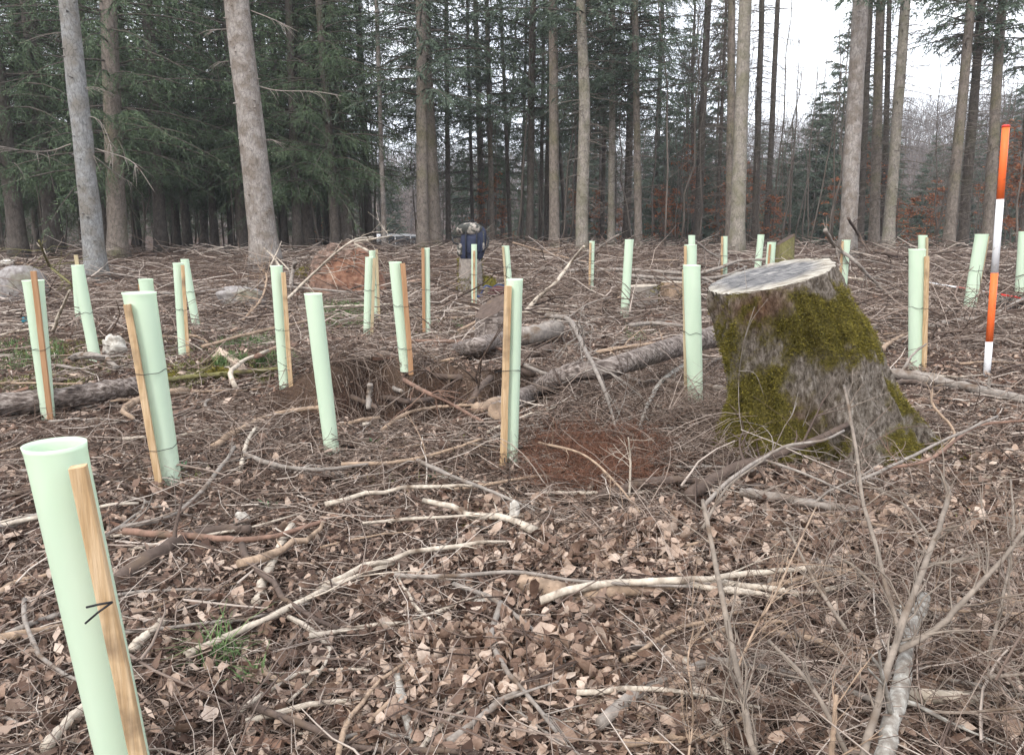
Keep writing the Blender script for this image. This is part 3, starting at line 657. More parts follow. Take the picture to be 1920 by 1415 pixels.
    mr = N.new('ShaderNodeMapRange'); mr.inputs[1].default_value = .96; mr.inputs[2].default_value = 1.34; L.new(su.outputs[0], mr.inputs[0])
    m1 = N.new('ShaderNodeMix'); m1.data_type = 'RGBA'; L.new(mr.outputs[0], m1.inputs[0]); L.new(dk, m1.inputs[6]); L.new(pa, m1.inputs[7]); L.new(m1.outputs[2], b.inputs['Base Color'])
    # growth rings as fine relief
    sp3 = N.new('ShaderNodeAttribute'); sp3.attribute_name = 'edge'
    wv = N.new('ShaderNodeMath'); wv.operation = 'MULTIPLY'; L.new(sp3.outputs['Fac'], wv.inputs[0]); wv.inputs[1].default_value = 260
    sn = N.new('ShaderNodeMath'); sn.operation = 'SINE'; L.new(wv.outputs[0], sn.inputs[0])
    ax_ = N.new('ShaderNodeMath'); ax_.operation = 'MULTIPLY_ADD'; L.new(n1.outputs['Fac'], ax_.inputs[0]); ax_.inputs[1].default_value = 5; L.new(sn.outputs[0], ax_.inputs[2])
    bm = N.new('ShaderNodeBump'); bm.inputs['Strength'].default_value = .6; bm.inputs['Distance'].default_value = .004; L.new(ax_.outputs[0], bm.inputs['Height']); L.new(bm.outputs[0], b.inputs['Normal'])
    edge = np.repeat(1.006 - np.arange(nr) / (nr - 1), nu); edge = edge + .38 * ((CV[:, 0] - c0[0]) / .3 * .45 - (CV[:, 1] - c0[1]) / .3 * .5) * edge - .03
    mk('cut_face', CV - org, [q], m, root, attr={'edge': edge})
    # moss tufts: little blades standing on the bark where the moss is
    vis = (V[:, :, 1] < Yc + .25).ravel() & (h > .05) & (h < .985)
    pr_ = np.clip(mm - .2, 0, 1) * vis; pr_ /= pr_.sum(); n = 100000
    id_ = rng.choice(len(Vf), n, p=pr_); ang = np.repeat(th[None], nv, 0).ravel()[id_]
    nrm = np.stack([np.cos(ang), np.sin(ang), np.full(n, .25)], -1)
    Pb = Vf[id_] + rng.normal(0, .006, (n, 3)) - nrm * .003
    l = rng.uniform(.004, .011, n)[:, None] * (.5 + mm[id_])[:, None]; dr = nrm + rng.normal(0, .55, (n, 3)) + np.array([0, 0, -.15]); dr /= np.linalg.norm(dr, axis=1, keepdims=True)
    sd_ = np.cross(dr, rng.normal(0, 1, (n, 3))); sd_ /= np.linalg.norm(sd_, axis=1, keepdims=True)
    wv_ = rng.uniform(.0012, .0026, n)[:, None]
    Vt = np.stack([Pb - sd_ * wv_, Pb + sd_ * wv_, Pb + dr * l], 1).reshape(-1, 3)
    o = mk('moss', Vt - org, [(np.arange(n) * 3)[:, None] + np.arange(3)], M['moss'], root, smooth=False)
    # thin dead stems climbing the bark
    def on(px, py, off=.03):
        # drape on the front of the stump
        best = None; pt = P(px, py, Yc); d = np.array(rays(px, py), float)
        rel = Vf - np.array([0, 0, HC]); tt = rel @ d / (d @ d); dist = np.linalg.norm(rel - tt[:, None] * d, axis=1)
        c = np.where(dist < .02)[0]; 
        if len(c) == 0: c = np.array([dist.argmin()])
        k = c[tt[c].argmin()]; return np.array([0, 0, HC]) + d * (tt[k]) - d / np.linalg.norm(d) * off
    for pts, r in (([(1412, 860), (1390, 800), (1385, 720), (1395, 640), (1415, 575)], .0028), ([(1385, 695), (1415, 700), (1432, 740)], .0018), ([(1395, 640), (1410, 600), (1440, 560)], .0018),
                   ([(1365, 890), (1352, 830), (1375, 790), (1440, 800)], .002), ([(1505, 800), (1520, 760), (1518, 735)], .002), ([(1400, 540), (1395, 500)], .002)):
        w_ = np.array([on(*p_) for p_ in pts]); mb = MB(); mb.tube(spline(w_, 16) - org, np.linspace(r, r * .5, 16), 5); mb.build('climbing_stem', STK['grey'], root)
big_stump()

# ------------------------------------------------------------------ trees
def zat(py, D):
    return P(960, py, D)[2]
def spruce_crown(name, h0, h1, L0, dens, seed, droop=.5, mt='needles', gapp=.0, tip=.25, tw=.016, tl=.075):
    """crown mesh: whorls of drooping branches carrying many small needle sprays"""
    r = np.random.default_rng(seed); Vs = []; BR = []; BRr = []
    z = h0; C = []; D_ = []; Ls = []
    while z < h1:
        f = (z - h0) / (h1 - h0); nb = max(3, int(round(dens * (1 - .4 * f))))
        for k in range(nb):
            if r.random() < gapp: continue
            a = r.uniform(0, 2 * math.pi); L = L0 * (1 - f) ** .75 * r.uniform(.55, 1.15) + tip
            m = 6; t = np.linspace(0, 1, m); el0 = r.uniform(-.15, .25) + .35 * f; e = el0 - droop * t * r.uniform(.7, 1.3) + .25 * t ** 3
            st = np.stack([np.cos(a + .25 * (r.random() - .5) * t) * np.cos(e), np.sin(a + .2 * t * (r.random() - .5)) * np.cos(e), np.sin(e)], -1) * L / (m - 1)
            p = np.vstack([[0, 0, z + r.uniform(-.1, .1)], np.array([0, 0, z]) + np.cumsum(st, 0)])[:m]
            BR.append(p); BRr.append(np.linspace(.012 + .005 * L, .003, m))
            nt_ = int(L / .085)
            u = r.uniform(.12, 1, nt_); 
            pos = np.stack([np.interp(u, t, p[:, i]) for i in range(3)], -1)
            side = np.where(r.random(nt_) < .5, 1, -1); aa = a + side * r.uniform(.6, 1.2, nt_)
            l2 = (.16 + .30 * L * (1 - u) * .55) * r.uniform(.6, 1.3, nt_)
            hang = -r.uniform(.15, 1.0, nt_) * droop * 1.6
            dd = np.stack([np.cos(aa) * np.cos(hang), np.sin(aa) * np.cos(hang), np.sin(hang)], -1)
            for q in range(nt_):
                kk = max(3, int(l2[q] / .030)); s = np.linspace(.0, 1, kk)[:, None]
                c = pos[q] + dd[q] * s * l2[q] + np.array([0, 0, -.18]) * (s ** 2) * l2[q]
                C.append(c); D_.append(np.repeat(dd[q][None], kk, 0))
        z += r.uniform(.26, .42)
    C = np.concatenate(C); D_ = np.concatenate(D_); n = len(C)
    dr = D_ + r.normal(0, .55, (n, 3)) + np.array([0, 0, -.1]); dr /= np.linalg.norm(dr, axis=1, keepdims=True)
    sd_ = np.cross(dr, r.normal(0, 1, (n, 3))); sd_ /= np.linalg.norm(sd_, axis=1, keepdims=True)
    l = r.uniform(.6, 1.3, n)[:, None] * tl; w_ = r.uniform(.7, 1.3, n)[:, None] * tw
    Vt = np.stack([C - sd_ * w_ * .5, C + sd_ * w_ * .5, C + dr * l + sd_ * w_ * .2], 1).reshape(-1, 3)
    bv, bf = tubes(np.array(BR), np.array(BRr), 4, cap=False)
    V = np.concatenate([Vt, bv]); F3 = (np.arange(n) * 3)[:, None] + np.arange(3); F4 = bf[0] + len(Vt)
    o = mk(name, V, [F3, F4], M[mt], None, smooth=False)
    me = o.data; me.materials.append(M['bark_dark']); mi = np.zeros(len(me.polygons), np.int32); mi[len(F3):] = 1; me.polygons.foreach_set('material_index', mi)
    bpy.data.objects.remove(o)
    return me
def dead_twigs_mesh(h0, h1, L, n, seed):
    r = np.random.default_rng(seed); m = 5; t = np.linspace(0, 1, m)
    z = r.uniform(h0, h1, n); a = r.uniform(0, 2 * math.pi, n); l = L * r.uniform(.3, 1.1, n)
    e = r.uniform(-.2, .25, n)[:, None] - r.uniform(.1, .7, n)[:, None] * t
    st = np.stack([np.cos(a)[:, None] * np.cos(e), np.sin(a)[:, None] * np.cos(e), np.sin(e)], -1) * (l / m)[:, None, None]
    st += r.normal(0, .12, st.shape) * (l / m)[:, None, None]
    Pp = np.cumsum(st, 1) - st[:, :1]; Pp[:, :, 2] += z[:, None]
    V, Fs = tubes(Pp, np.linspace(.010, .003, m)[None] * r.uniform(.6, 1.3, n)[:, None], 4, False); mb = MB(); mb.add(V, Fs)
    # side twiglets
    k = 4; idx = np.repeat(np.arange(n), k); u = r.integers(1, m, n * k); p0 = Pp[idx, u]; l2 = l[idx] * r.uniform(.2, .45, n * k)
    aa = a[idx] + r.choice([-1, 1], n * k) * r.uniform(.5, 1.1, n * k); t3 = np.linspace(0, 1, 3)
    q = p0[:, None, :] + np.stack([np.cos(aa)[:, None] * t3, np.sin(aa)[:, None] * t3, -.3 * t3 ** 2 + 0 * aa[:, None]], -1) * l2[:, None, None]
    V, Fs = tubes(q, np.full((n * k, 3), .004) * [1, .8, .5], 3, False); mb.add(V, Fs)
    o = mb.build('dead_branches', M['ash_bark']); me = o.data; bpy.data.objects.remove(o); return me
CR = {}
def crown(k):
    if k in CR: return CR[k]
    if k[0] == 'l': CR[k] = spruce_crown('crown', 2.1, 20, 3.0, 6, 10 + ord(k[1]), .75, 'needles', .12, .25, .018, .085)
    if k[0] == 'm': CR[k] = spruce_crown('crown', 4.0, 21, 2.4, 6, 20 + ord(k[1]), .6, 'needles_blue', .15, .25, .024, .10)
    if k[0] == 'h': CR[k] = spruce_crown('crown', 5.6, 21, 2.3, 4, 30 + ord(k[1]), .5, 'needles_blue', .35, .25, .03, .11)
    if k[0] == 'y': CR[k] = spruce_crown('crown', .5, 12, 2.3, 10, 40 + ord(k[1]), .3, 'needles_blue', .08, .12, .055, .16)
    if k[0] == 's': CR[k] = spruce_crown('crown', .25, 4.5, 1.5, 6, 50 + ord(k[1]), .2, 'needles', .1, .1)
    if k[0] == 'd': CR[k] = dead_twigs_mesh(.8, 8, 1.3, 130, 60 + ord(k[1]))
    if k[0] == 'f': CR[k] = dead_twigs_mesh(2, 12, 2.0, 90, 60 + ord(k[1]))
    return CR[k]
def trunk_mesh(vec_top, r0, H, seed, knots=0, n=26, k=14, lean=None):
    r = np.random.default_rng(seed); t = np.linspace(0, 1, n) ** 1.35
    p = np.outer(t, vec_top) 
    w_ = np.cumsum(r.normal(0, .012, (n, 2)), 0) * np.linspace(0, 1, n)[:, None]; p[:, :2] += w_
    rad = r0 * (1 - t * .80) * (1 + .5 * np.exp(-t * H / .22)); p[0, 2] -= .25
    V, Fs = tubes(p[None], rad[None], k); mb = MB()
    V = V.reshape(n, k, 3); c = p[:, None, :]; nz_ = 1 + .10 * r.normal(0, 1, (n, k)) * .35; V = c + (V - c) * nz_[..., None]
    mb.add(V.reshape(-1, 3), Fs)
    for q in range(knots):
        u = r.uniform(.03, .42); i = u * 1; zc = np.array([np.interp(u, t, p[:, 0]), np.interp(u, t, p[:, 1]), np.interp(u, t, p[:, 2])]); rr_ = np.interp(u, t, rad)
        a = r.uniform(math.pi, 2 * math.pi); d = np.array([math.cos(a), math.sin(a), .05])
        s = r.uniform(.012, .03); mb.tube([zc + d * rr_ * .8, zc + d * (rr_ + s * .2), zc + d * (rr_ + s * r.uniform(.4, 2.6))], [s * 1.2, s * .7, s * .2], 6)
    return mb
def child(me, parent, name, z=0, rot=0, sc=1.0, off=(0, 0)):
    o = bpy.data.objects.new(name, me); S.collection.objects.link(o); o.parent = parent
    o.location = (off[0], off[1], z); o.rotation_euler = (0, 0, rot); o.scale = (sc, sc, sc); return o
def tree(bx, tx, D, wpx, bk, label, parts=(), knots=0, H=22, group='tall spruce trunks along the forest edge', name='spruce_tree', by=None, y0=0, seed=None):
    """bx: px of the foot, tx: px where the stem leaves the frame (row y0); D: distance; wpx: stem width in px near the foot"""
    x = (bx - 960) / F * D / (cp) ; 
    for it in range(3):
        z = float(ter(x, D)); e = P(bx, 707.5, D)
        # pixel row of the foot
        yy = HC - z; a = math.atan2(yy, D) - PITCH; py = 707.5 + F * math.tan(a); x = P(bx, py, D)[0]
    b = np.array([x, D, z]); t = P(tx, y0, D); v = (t - b) / (t[2] - b[2]) * H
    root = empty(name, b, label, 'tree', group)
    mb = trunk_mesh(v, wpx * D / F / 2 * 1.03, H, seed if seed is not None else int(bx * 7 + D), knots, k=16 if wpx > 18 else 10)
    mb.build('trunk', M[bk], root)
    for (c, rot) in parts:
        me = crown(c); o = child(me, root, 'dead_branches' if c[0] in 'df' else 'crown', 0, rot)
        # shear-free lean: tilt the crown with the stem
        vv = Vector(v).normalized(); o.rotation_euler = (vv.to_track_quat('Z', 'Y').to_matrix().to_4x4() @ Matrix.Rotation(rot, 4, 'Z')).to_euler()
    return root, b, v
TT = [
 (182, 128, 14.2, 36, 'bark_blue', 'bluish grey bare trunk on the left with a few long drooping dead branches', [], 70),
 (500, 443, 16.0, 50, 'bark_pale', 'thickest pale beige trunk, knotty, leaning left, with broken splinters at its foot', [], 90),
 (222, 200, 19, 33, 'bark_mid', 'mossy brown trunk between the two pale trunks at the left', [('la', .3)], 8),
 (37, -22, 19, 30, 'bark_dark', 'dark leaning trunk nearest the left edge', [('lb', 1.3)], 0),
 (104, 52, 20, 30, 'bark_dark', 'dark trunk left of the bluish grey trunk', [('lc', 2.3)], 0),
 (404, 372, 24, 14, 'bark_dark', 'thin black trunk left of the thickest pale trunk', [('la', 3.3)], 0),
 (457, 425, 23, 22, 'bark_dark', 'dark trunk half hidden behind the thickest pale trunk', [('lb', 4.3)], 0),
 (535, 505, 24, 13, 'bark_dark', 'thin dark trunk right beside the thickest pale trunk', [('lc', 5.3)], 0),
 (579, 556, 23, 22, 'bark_dark', 'dark trunk behind the mossy branch heap', [('la', .9)], 0),
 (649, 620, 24, 24, 'bark_mid', 'brown trunk rising behind the orange earth mound', [('lb', 1.9)], 0),
 (694, 670, 26, 14, 'bark_dark', 'slim dark trunk right of the earth mound', [('mb', 2.9)], 0),
 (721, 706, 22, 9, 'bark_pale', 'very thin light grey trunk left of the parked vehicle', [], 0),
 (793, 787, 21, 22, 'bark_mid', 'straight mossy brown trunk right of the parked vehicle', [('mc', 3.9)], 6),
 (818, 796, 23, 22, 'bark_mid', 'grey brown trunk closely behind the mossy brown one by the vehicle', [('ma', 4.9)], 0),
 (841, 838, 27, 10, 'bark_dark', 'thin dark stem between the vehicle trunks and the backpack', [], 0),
 (887, 876, 30, 7, 'bark_dark', 'thin dark stem right above the backpack', [], 0),
 (924, 912, 26, 10, 'bark_mid', 'slim trunk just right of the backpack', [('ma', 1.2)], 0),
 (957, 940, 30, 8, 'bark_dark', 'slim dark trunk in the centre of the wood', [], 0),
 (993, 999, 24, 14, 'bark_dark', 'dark trunk left of the stout centre trunk', [('mc', 3.2)], 0),
 (1013, 1021, 28, 8, 'bark_dark', 'thin stem squeezed between two dark centre trunks', [], 0),
 (1040, 1036, 22, 19, 'bark_mid', 'stout dark brown trunk left of the wavy beige one', [('ha', 4.2)], 0),
 (1146, 1149, 23, 13, 'bark_tan', 'light edged slim trunk right of the wavy beige one', [('ma', .1), ('da', 1)], 0),
 (1197, 1190, 22, 14, 'bark_mid', 'brown trunk with a mossy foot near the first sky gap', [('mb', 1.1), ('db', 1)], 0),
 (1307, 1327, 25, 15, 'bark_dark', 'dark spruce trunk with ragged branches in front of a sky gap', [('da', .6), ('db', 1)], 0),
 (1343, 1362, 26, 7, 'bark_dark', 'very thin dark stem left of the twin light trunks', [('db', 1.6)], 0),
 (1368, 1375, 22, 16, 'bark_mid', 'left darker trunk of the twin pair behind the stump', [('da', 2.5)], 0),
 (1381, 1397, 19, 26, 'bark_tan', 'right lighter and thicker trunk of the twin pair behind the stump', [], 12),
 (1415, 1429, 25, 12, 'bark_dark', 'dark trunk right of the twin pair', [('da', 4.5), ('db', 1)], 0),
 (1436, 1458, 28, 11, 'bark_dark', 'forked dark trunk leaning right against the sky gap', [('fa', 5.5)], 0),
 (1588, 1614, 18, 30, 'bark_pale', 'wide grey trunk behind the right shoulder of the stump', [('hc', .5)], 16),
 (1612, 1632, 24, 12, 'bark_dark', 'narrow dark trunk behind the wide grey one', [('da', 1.5)], 0),
 (1638, 1649, 22, 18, 'bark_mid', 'first brown trunk right of the wide grey one', [('da', 2.5)], 0),
 (1655, 1670, 26, 11, 'bark_dark', 'black thin trunk crossing between two brown trunks', [('db', 3.5)], 0),
 (1664, 1698, 21, 20, 'bark_tan', 'light brown trunk leaning right at the wide sky gap', [('db', 4.5)], 0),
 (1778, 1822, 22, 19, 'bark_mid', 'brown trunk leaning right, left one of the pair by the striped pole', [('da', 5.5), ('hb', 1)], 0),
 (1804, 1840, 23, 18, 'bark_dark', 'dark trunk leaning right, right one of the pair by the striped pole', [('db', .8), ('fa', .8), ('hc', 1)], 0),
 (1850, 1878, 22, 19, 'bark_mid', 'brown trunk rising just behind the striped pole', [('da', 1.8), ('ha', 1)], 0),
 (1916, 1935, 25, 14, 'bark_dark', 'dark trunk at the very right edge', [('fa', 2.8), ('hb', 1)], 0),
]
for a in TT: tree(*a[:8 - 2], parts=a[6], knots=a[7])
# the wavy beige trunk
def wavy():
    D = 20; pts = [(1092, 470), (1091, 400), (1094, 300), (1096, 200), (1093, 110), (1089, 0), (1088, -200), (1092, -500)]
    z0 = float(ter(P(1092, 460, D)[0], D)); w_ = np.array([P(a, b, D) for a, b in pts]); w_[0, 2] = z0 - .2; b = w_[0].copy(); b[2] = z0
    root = empty('spruce_tree', b, 'gently wavy beige knotty trunk in the middle', 'tree', 'tall spruce trunks along the forest edge')
    mb = MB(); q = spline(w_, 40) - b; mb.tube(q, np.interp(np.linspace(0, 1, 40), [0, .04, .5, 1], [.20, .165, .135, .08]), 16); mb.build('trunk', M['bark_tan'], root)
    child(crown('da'), root, 'dead_branches', 0, 2)
    child(crown('hb'), root, 'crown', 0, 2)
wavy()
# long drooping dead branches of the bluish trunk and the pale trunk, as parts
def limbs(treelabel, D, lst, mt, name='dead_branch'):
    root = [o for o in S.objects if o.get('label', '') == treelabel][0]; b = np.array(root.location)
    for pts, wpx in lst:
        w_ = np.array([P(p_[0], p_[1], D + (p_[2] if len(p_) > 2 else 0)) for p_ in pts]) - b
        q = spline(w_, 14); mb = MB(); r = wpx * D / F / 2; mb.tube(q, np.linspace(r, r * .35, 14), 5)
        for k in range(9):
            i = rnd.randint(3, 12); d = q[i + 1] - q[i - 1]; d /= np.linalg.norm(d); s = rnd.choice((-1, 1)); l = rnd.uniform(.2, .6)
            e = q[i] + (d * .7 + np.array([rnd.uniform(-.3, .3), s * .5, -.4])) * l; mb.tube([q[i], (q[i] + e) / 2 + [0, 0, .03], e], [r * .45, r * .3, r * .2], 4)
        mb.build(name, mt, root)
limbs(TT[0][5], 14.2, [([(148, 220), (180, 222), (200, 250), (215, 300, -.4)], 2.2), ([(152, 272), (200, 285), (250, 305, -.6), (290, 360, -1)], 2.4), ([(153, 275), (185, 300), (225, 330, .4), (250, 345, .6)], 2),
                       ([(133, 270), (95, 283), (50, 283, -.8), (0, 274, -1.2)], 3), ([(141, 163), (160, 164), (176, 163)], 2), ([(128, 60), (105, 61)], 1.6)], STK['grey'])
limbs(TT[1][5], 16.0, [([(478, 160), (520, 170), (590, 172, -.6), (640, 180, -1)], 2.6), ([(470, 20), (520, 40, -.3), (560, 60, -.6)], 2), ([(425, 55), (395, 56)], 2), ([(430, 115), (412, 116)], 1.6), ([(488, 270), (500, 262), (512, 262)], 2)], STK['grey'])
# splinters at the foot of the pale trunk
sp = [((500, 470), (545, 510), 3), ((495, 465), (530, 508), 4), ((508, 475), (524, 512), 3), ((528, 452), (506, 500), 3)]
for i, (a, b, w_) in enumerate(sp):
    A = P(*a, 14.6); B = P(*b, 14.2); mb = MB(); mb.tube(spline([A, (A + B) / 2 + [0.02, 0, .02], B], 6) - B, np.linspace(w_ * .3, w_, 6) * 14.4 / F / 2 * 1.2, 5)
    o = mb.build('wood_splinter', STK['pale']); o.location = B
    tag(o, 'pale broken wood splinter leaning at the foot of the thickest pale trunk', 'splinter', 'splinters at the pale trunk')

# filler trees behind the edge: individuals, sharing meshes
def trunk_proto(seed, r0, H):
    mb = trunk_mesh(np.array([0, 0, H * 1.0]), r0, H, seed, 0, 14, 8); return mb
PT = []
for k, (r0, bk) in enumerate(((.17, 'bark_dark'), (.13, 'bark_dark'), (.15, 'bark_mid'), (.10, 'bark_dark'))):
    o = trunk_proto(90 + k, r0, 21).build('trunk', M[bk]); PT.append(o.data); bpy.data.objects.remove(o)
def filler(px, D, c, label, group, sc=1.0, tk=None):
    x = (px - 960) / F * D * 1.02; z = float(ter(x, D)); root = empty('spruce_tree', (x, D, z), label, 'tree', group)
    child(PT[rnd.randrange(4) if tk is None else tk], root, 'trunk', 0, rnd.uniform(0, 6), sc)
    child(crown(c), root, 'crown', 0, rnd.uniform(0, 6), sc); root.rotation_euler = (rnd.gauss(0, .012), rnd.gauss(0, .012), 0)
    return root
LBL = 'dark drooping spruce in the dense wood behind the two pale trunks'
for row, (D0, D1, n) in enumerate(((21, 26, 12), (26, 33, 13), (33, 44, 9), (44, 60, 6))):
    for i in range(n):
        px = -120 + (i + rnd.uniform(.1, .9)) * 800 / n
        filler(px, rnd.uniform(D0, D1), 'l' + rnd.choice('abc'), LBL, 'dark spruces on the left side', rnd.uniform(.85, 1.12))
LBM = 'bluish green spruce in the loose wood behind the backpack'
for row, (D0, D1, n) in enumerate(((26, 34, 6), (34, 44, 5), (44, 60, 4))):
    for i in range(n):
        px = 650 + (i + rnd.uniform(.1, .9)) * 580 / n
        if row and 820 < px < 900: continue
        if 700 < px < 800 and D0 > 30: continue
        if 705 < px < 785: px += 80
        filler(px, rnd.uniform(D0, D1), rnd.choice(['ma', 'mb', 'mc', 'lc']), LBM, 'spruces in the middle of the wood', rnd.uniform(.85, 1.12))
# young full-length spruces against the sky on the right
def young(px, ytop, D, label, c='ya', wid=1.0):
    x = (px - 960) / F * D * 1.02; z = float(ter(x, D)); zt = zat(ytop, D); h = (zt - z) / 12.1
    root = empty('young_spruce', (x, D, z), label, 'tree', 'young spruces against the sky'); mb = MB(); mb.tube([[0, 0, -.3], [0, 0, 6], [0, 0, 12]], [.10, .06, .012], 8)
    o = mb.build('trunk', M['bark_mid'], root); o.scale = (h, h, h)
    c_ = child(crown(c), root, 'crown', 0, rnd.uniform(0, 6)); c_.scale = (h * wid, h * wid, h); return root
young(1268, 18, 44, 'young spruce with pointed top in the first sky gap', 'ya', .75)
young(1322, -30, 40, 'young spruce with narrow crown behind the ragged dark trunk', 'yb', .8)
young(1541, 10, 40, 'tall young spruce with pointed crown behind the stump', 'yc', 1.0)
young(1500, 150, 36, 'bushy low young spruce left of the tall pointed one', 'ya', 1.2)
young(1580, 130, 38, 'bushy young spruce just left of the wide grey trunk', 'yb', 1.1)
young(1230, 190, 42, 'short young spruce left of the first sky gap', 'yc', 1.1)
young(1452, 230, 42, 'short young spruce between forked trunk and stump', 'yb', 1.1)
young(1860, 60, 46, 'young spruce behind the striped pole', 'yc', .9)
young(1925, 20, 40, 'young spruce at the right edge', 'ya', .9)
young(1625, 200, 44, 'short young spruce behind the brown trunks', 'ya', 1.1)
young(1690, 300, 40, 'low young spruce under the wide sky gap', 'yb', 1.2)
young(1300, 240, 37, 'low young spruce before the russet beeches', 'yc', 1.2)
for i, (px, yt, D) in enumerate([(1195, 150, 52), (1245, 110, 56), (1290, 170, 50), (1345, 140, 54), (1375, 230, 46), (1405, 170, 52), (1440, 190, 56), (1475, 240, 47), (1520, 200, 50), (1560, 210, 46), (1600, 190, 54), (1640, 250, 50), (1710, 250, 54), (1745, 240, 58), (1785, 220, 50), (1830, 190, 54), (1885, 170, 56), (1945, 130, 50), (1110, 120, 50), (1060, 160, 56), (990, 200, 52), (930, 190, 57), (870, 260, 55), (690, 150, 52), (610, 180, 50)]):
    if px in (690, 745): continue
    if 1180 < px < 1500: yt += 70
    o = young(px, yt, D, 'grey green young spruce in the thicket far behind the right hand trunks' if px > 1150 else 'grey green young spruce far behind the middle trunks', 'y' + 'abc'[i % 3], rnd.uniform(.9, 1.25)); o['group'] = 'far young spruces right' if px > 1150 else 'far young spruces middle'
young(640, 330, 30, 'small young spruce behind the earth mound', 'yb', 1.1)
young(745, 300, 60, 'young spruce beyond the parked vehicle', 'yc', 1.1)
young(590, 395, 24, 'small dark spruce beside the thickest pale trunk', 'ya', 1.3)

# bare broadleaf trees: slim upright stems with rising limbs
def bare_mesh(seed, H, r0, nl=16, spread=.5):
    r = np.random.default_rng(seed); mb = MB(); n = 14; t = np.linspace(0, 1, n)
    p = np.stack([np.cumsum(r.normal(0, .05, n)) * t, np.cumsum(r.normal(0, .05, n)) * t, t * H], -1); mb.tube(p, r0 * (1 - .85 * t), 7)
    A = []; R = []
    def grow(p0, d, L, rad, lev):
        m = 5; q = [p0]; dd = d.copy()
        for k in range(m - 1):
            dd = dd + r.normal(0, .10, 3) + np.array([0, 0, .07]); dd /= np.linalg.norm(dd); q.append(q[-1] + dd * L / (m - 1))
        q = np.array(q); A.append(q); R.append(np.linspace(rad, rad * .35, m))
        if lev < 3:
            for k in range([4, 4, 3][lev]):
                u = r.uniform(.25, 1); c = np.array([np.interp(u, np.linspace(0, 1, m), q[:, i]) for i in range(3)])
                e = dd + r.normal(0, .45, 3); e /= np.linalg.norm(e); grow(c, e, L * r.uniform(.4, .65), rad * .5, lev + 1)
    for k in range(nl):
        u = r.uniform(.3, .97); c = np.array([np.interp(u, t, p[:, i]) for i in range(3)]); a = r.uniform(0, 2 * math.pi)
        d = np.array([math.cos(a) * spread, math.sin(a) * spread, 1.0]); d /= np.linalg.norm(d); grow(c, d, H * .26 * (1.15 - u) * r.uniform(.7, 1.3) + .4, r0 * .34 * (1.1 - u), 0)
    V, Fs = tubes(np.array(A), np.maximum(np.array(R), .004), 3, False); mb.add(V, Fs)
    return mb
BM = []
for k in range(4):
    o = bare_mesh(200 + k, 11 + k * 1.5, .09, 14, .35 + .08 * k).build('bare_tree', M['ash_bark']); BM.append(o.data); bpy.data.objects.remove(o)
def bare(px, D, k, label, group, sc=1.0):
    x = (px - 960) / F * D * 1.02; o = bpy.data.objects.new('bare_tree', BM[k]); S.collection.objects.link(o); o.location = (x, D, float(ter(x, D)) - .1)
    o.rotation_euler = (rnd.gauss(0, .03), rnd.gauss(0, .03), rnd.uniform(0, 6)); o.scale = (sc, sc, sc)
    return tag(o, label, 'tree', group)
for px, D, k, lb in ((1290, 30, 0, 'bare leafless tree with fan of upright twigs left of the ragged dark trunk'), (1350, 33, 1, 'bare leafless tree left of the twin trunks'), (1462, 31, 2, 'bare leafless tree with rising limbs by the forked trunk'),
                     (1500, 38, 3, 'bare leafless tree in front of the tall pointed spruce'), (1060, 32, 1, 'bare leafless tree between the stout and the wavy trunk'), (1120, 35, 2, 'bare leafless tree behind the light edged slim trunk'),
                     (1725, 42, 0, 'bare leafless tree under the wide sky gap'), (1760, 38, 1, 'bare leafless tree left of the leaning pair'), (1905, 36, 2, 'bare leafless tree near the right edge'), (940, 36, 3, 'bare leafless tree behind the centre stems')):
    bare(px, D, k, lb, 'bare broadleaf trees', rnd.uniform(.9, 1.15) * (.62 if px > 1450 else 1))
for i in range(46):
    px = rnd.uniform(560, 1960)
    if 715 < px < 790 or (i > 26 and px > 1220): continue
    bare(px, rnd.uniform(44, 62), rnd.randrange(2), 'bare grey broadleaf tree far behind the spruce trunks', 'far bare broadleaf trees', rnd.uniform(.55, .85))
# thin pole stems of the understorey
PS = []
for k in range(6):
    r = np.random.default_rng(300 + k); mb = MB(); H = 4.5 + k * .7; n = 9; t = np.linspace(0, 1, n)
    p = np.stack([np.cumsum(r.normal(0, .07, n)), np.cumsum(r.normal(0, .07, n)), t * H], -1); p[0, :2] = 0; mb.tube(p, .026 * (1 - .75 * t) + .004, 5)
    m = 26; u = r.uniform(.15, 1, m); c = np.stack([np.interp(u, t, p[:, i]) for i in range(3)], -1); a = r.uniform(0, 6.28, m); l = r.uniform(.3, 1.0, m); s = np.linspace(0, 1, 4)
    q = c[:, None, :] + np.stack([np.cos(a)[:, None] * s * l[:, None], np.sin(a)[:, None] * s * l[:, None], l[:, None] * (.55 * s + .1 * s ** 2)], -1)
    mb.add(*tubes(q, np.linspace(.007, .003, 4)[None] * np.ones((m, 1)), 3, False))
    o = mb.build('sapling', M['ash_bark']); PS.append(o.data); bpy.data.objects.remove(o)
for i in range(210):
    px = rnd.uniform(-60, 1980); D = rnd.uniform(21, 40)
    if 725 < px < 780: continue
    x = (px - 960) / F * D; o = bpy.data.objects.new('sapling', PS[rnd.randrange(6)]); S.collection.objects.link(o)
    o.location = (x, D, float(ter(x, D)) - .05); o.rotation_euler = (rnd.gauss(0, .05), rnd.gauss(0, .05), rnd.uniform(0, 6)); s = rnd.uniform(.6, 1.25); o.scale = (s, s, s)
    tag(o, 'thin leafless understorey stem among the spruce trunks', 'sapling', 'thin understorey stems')
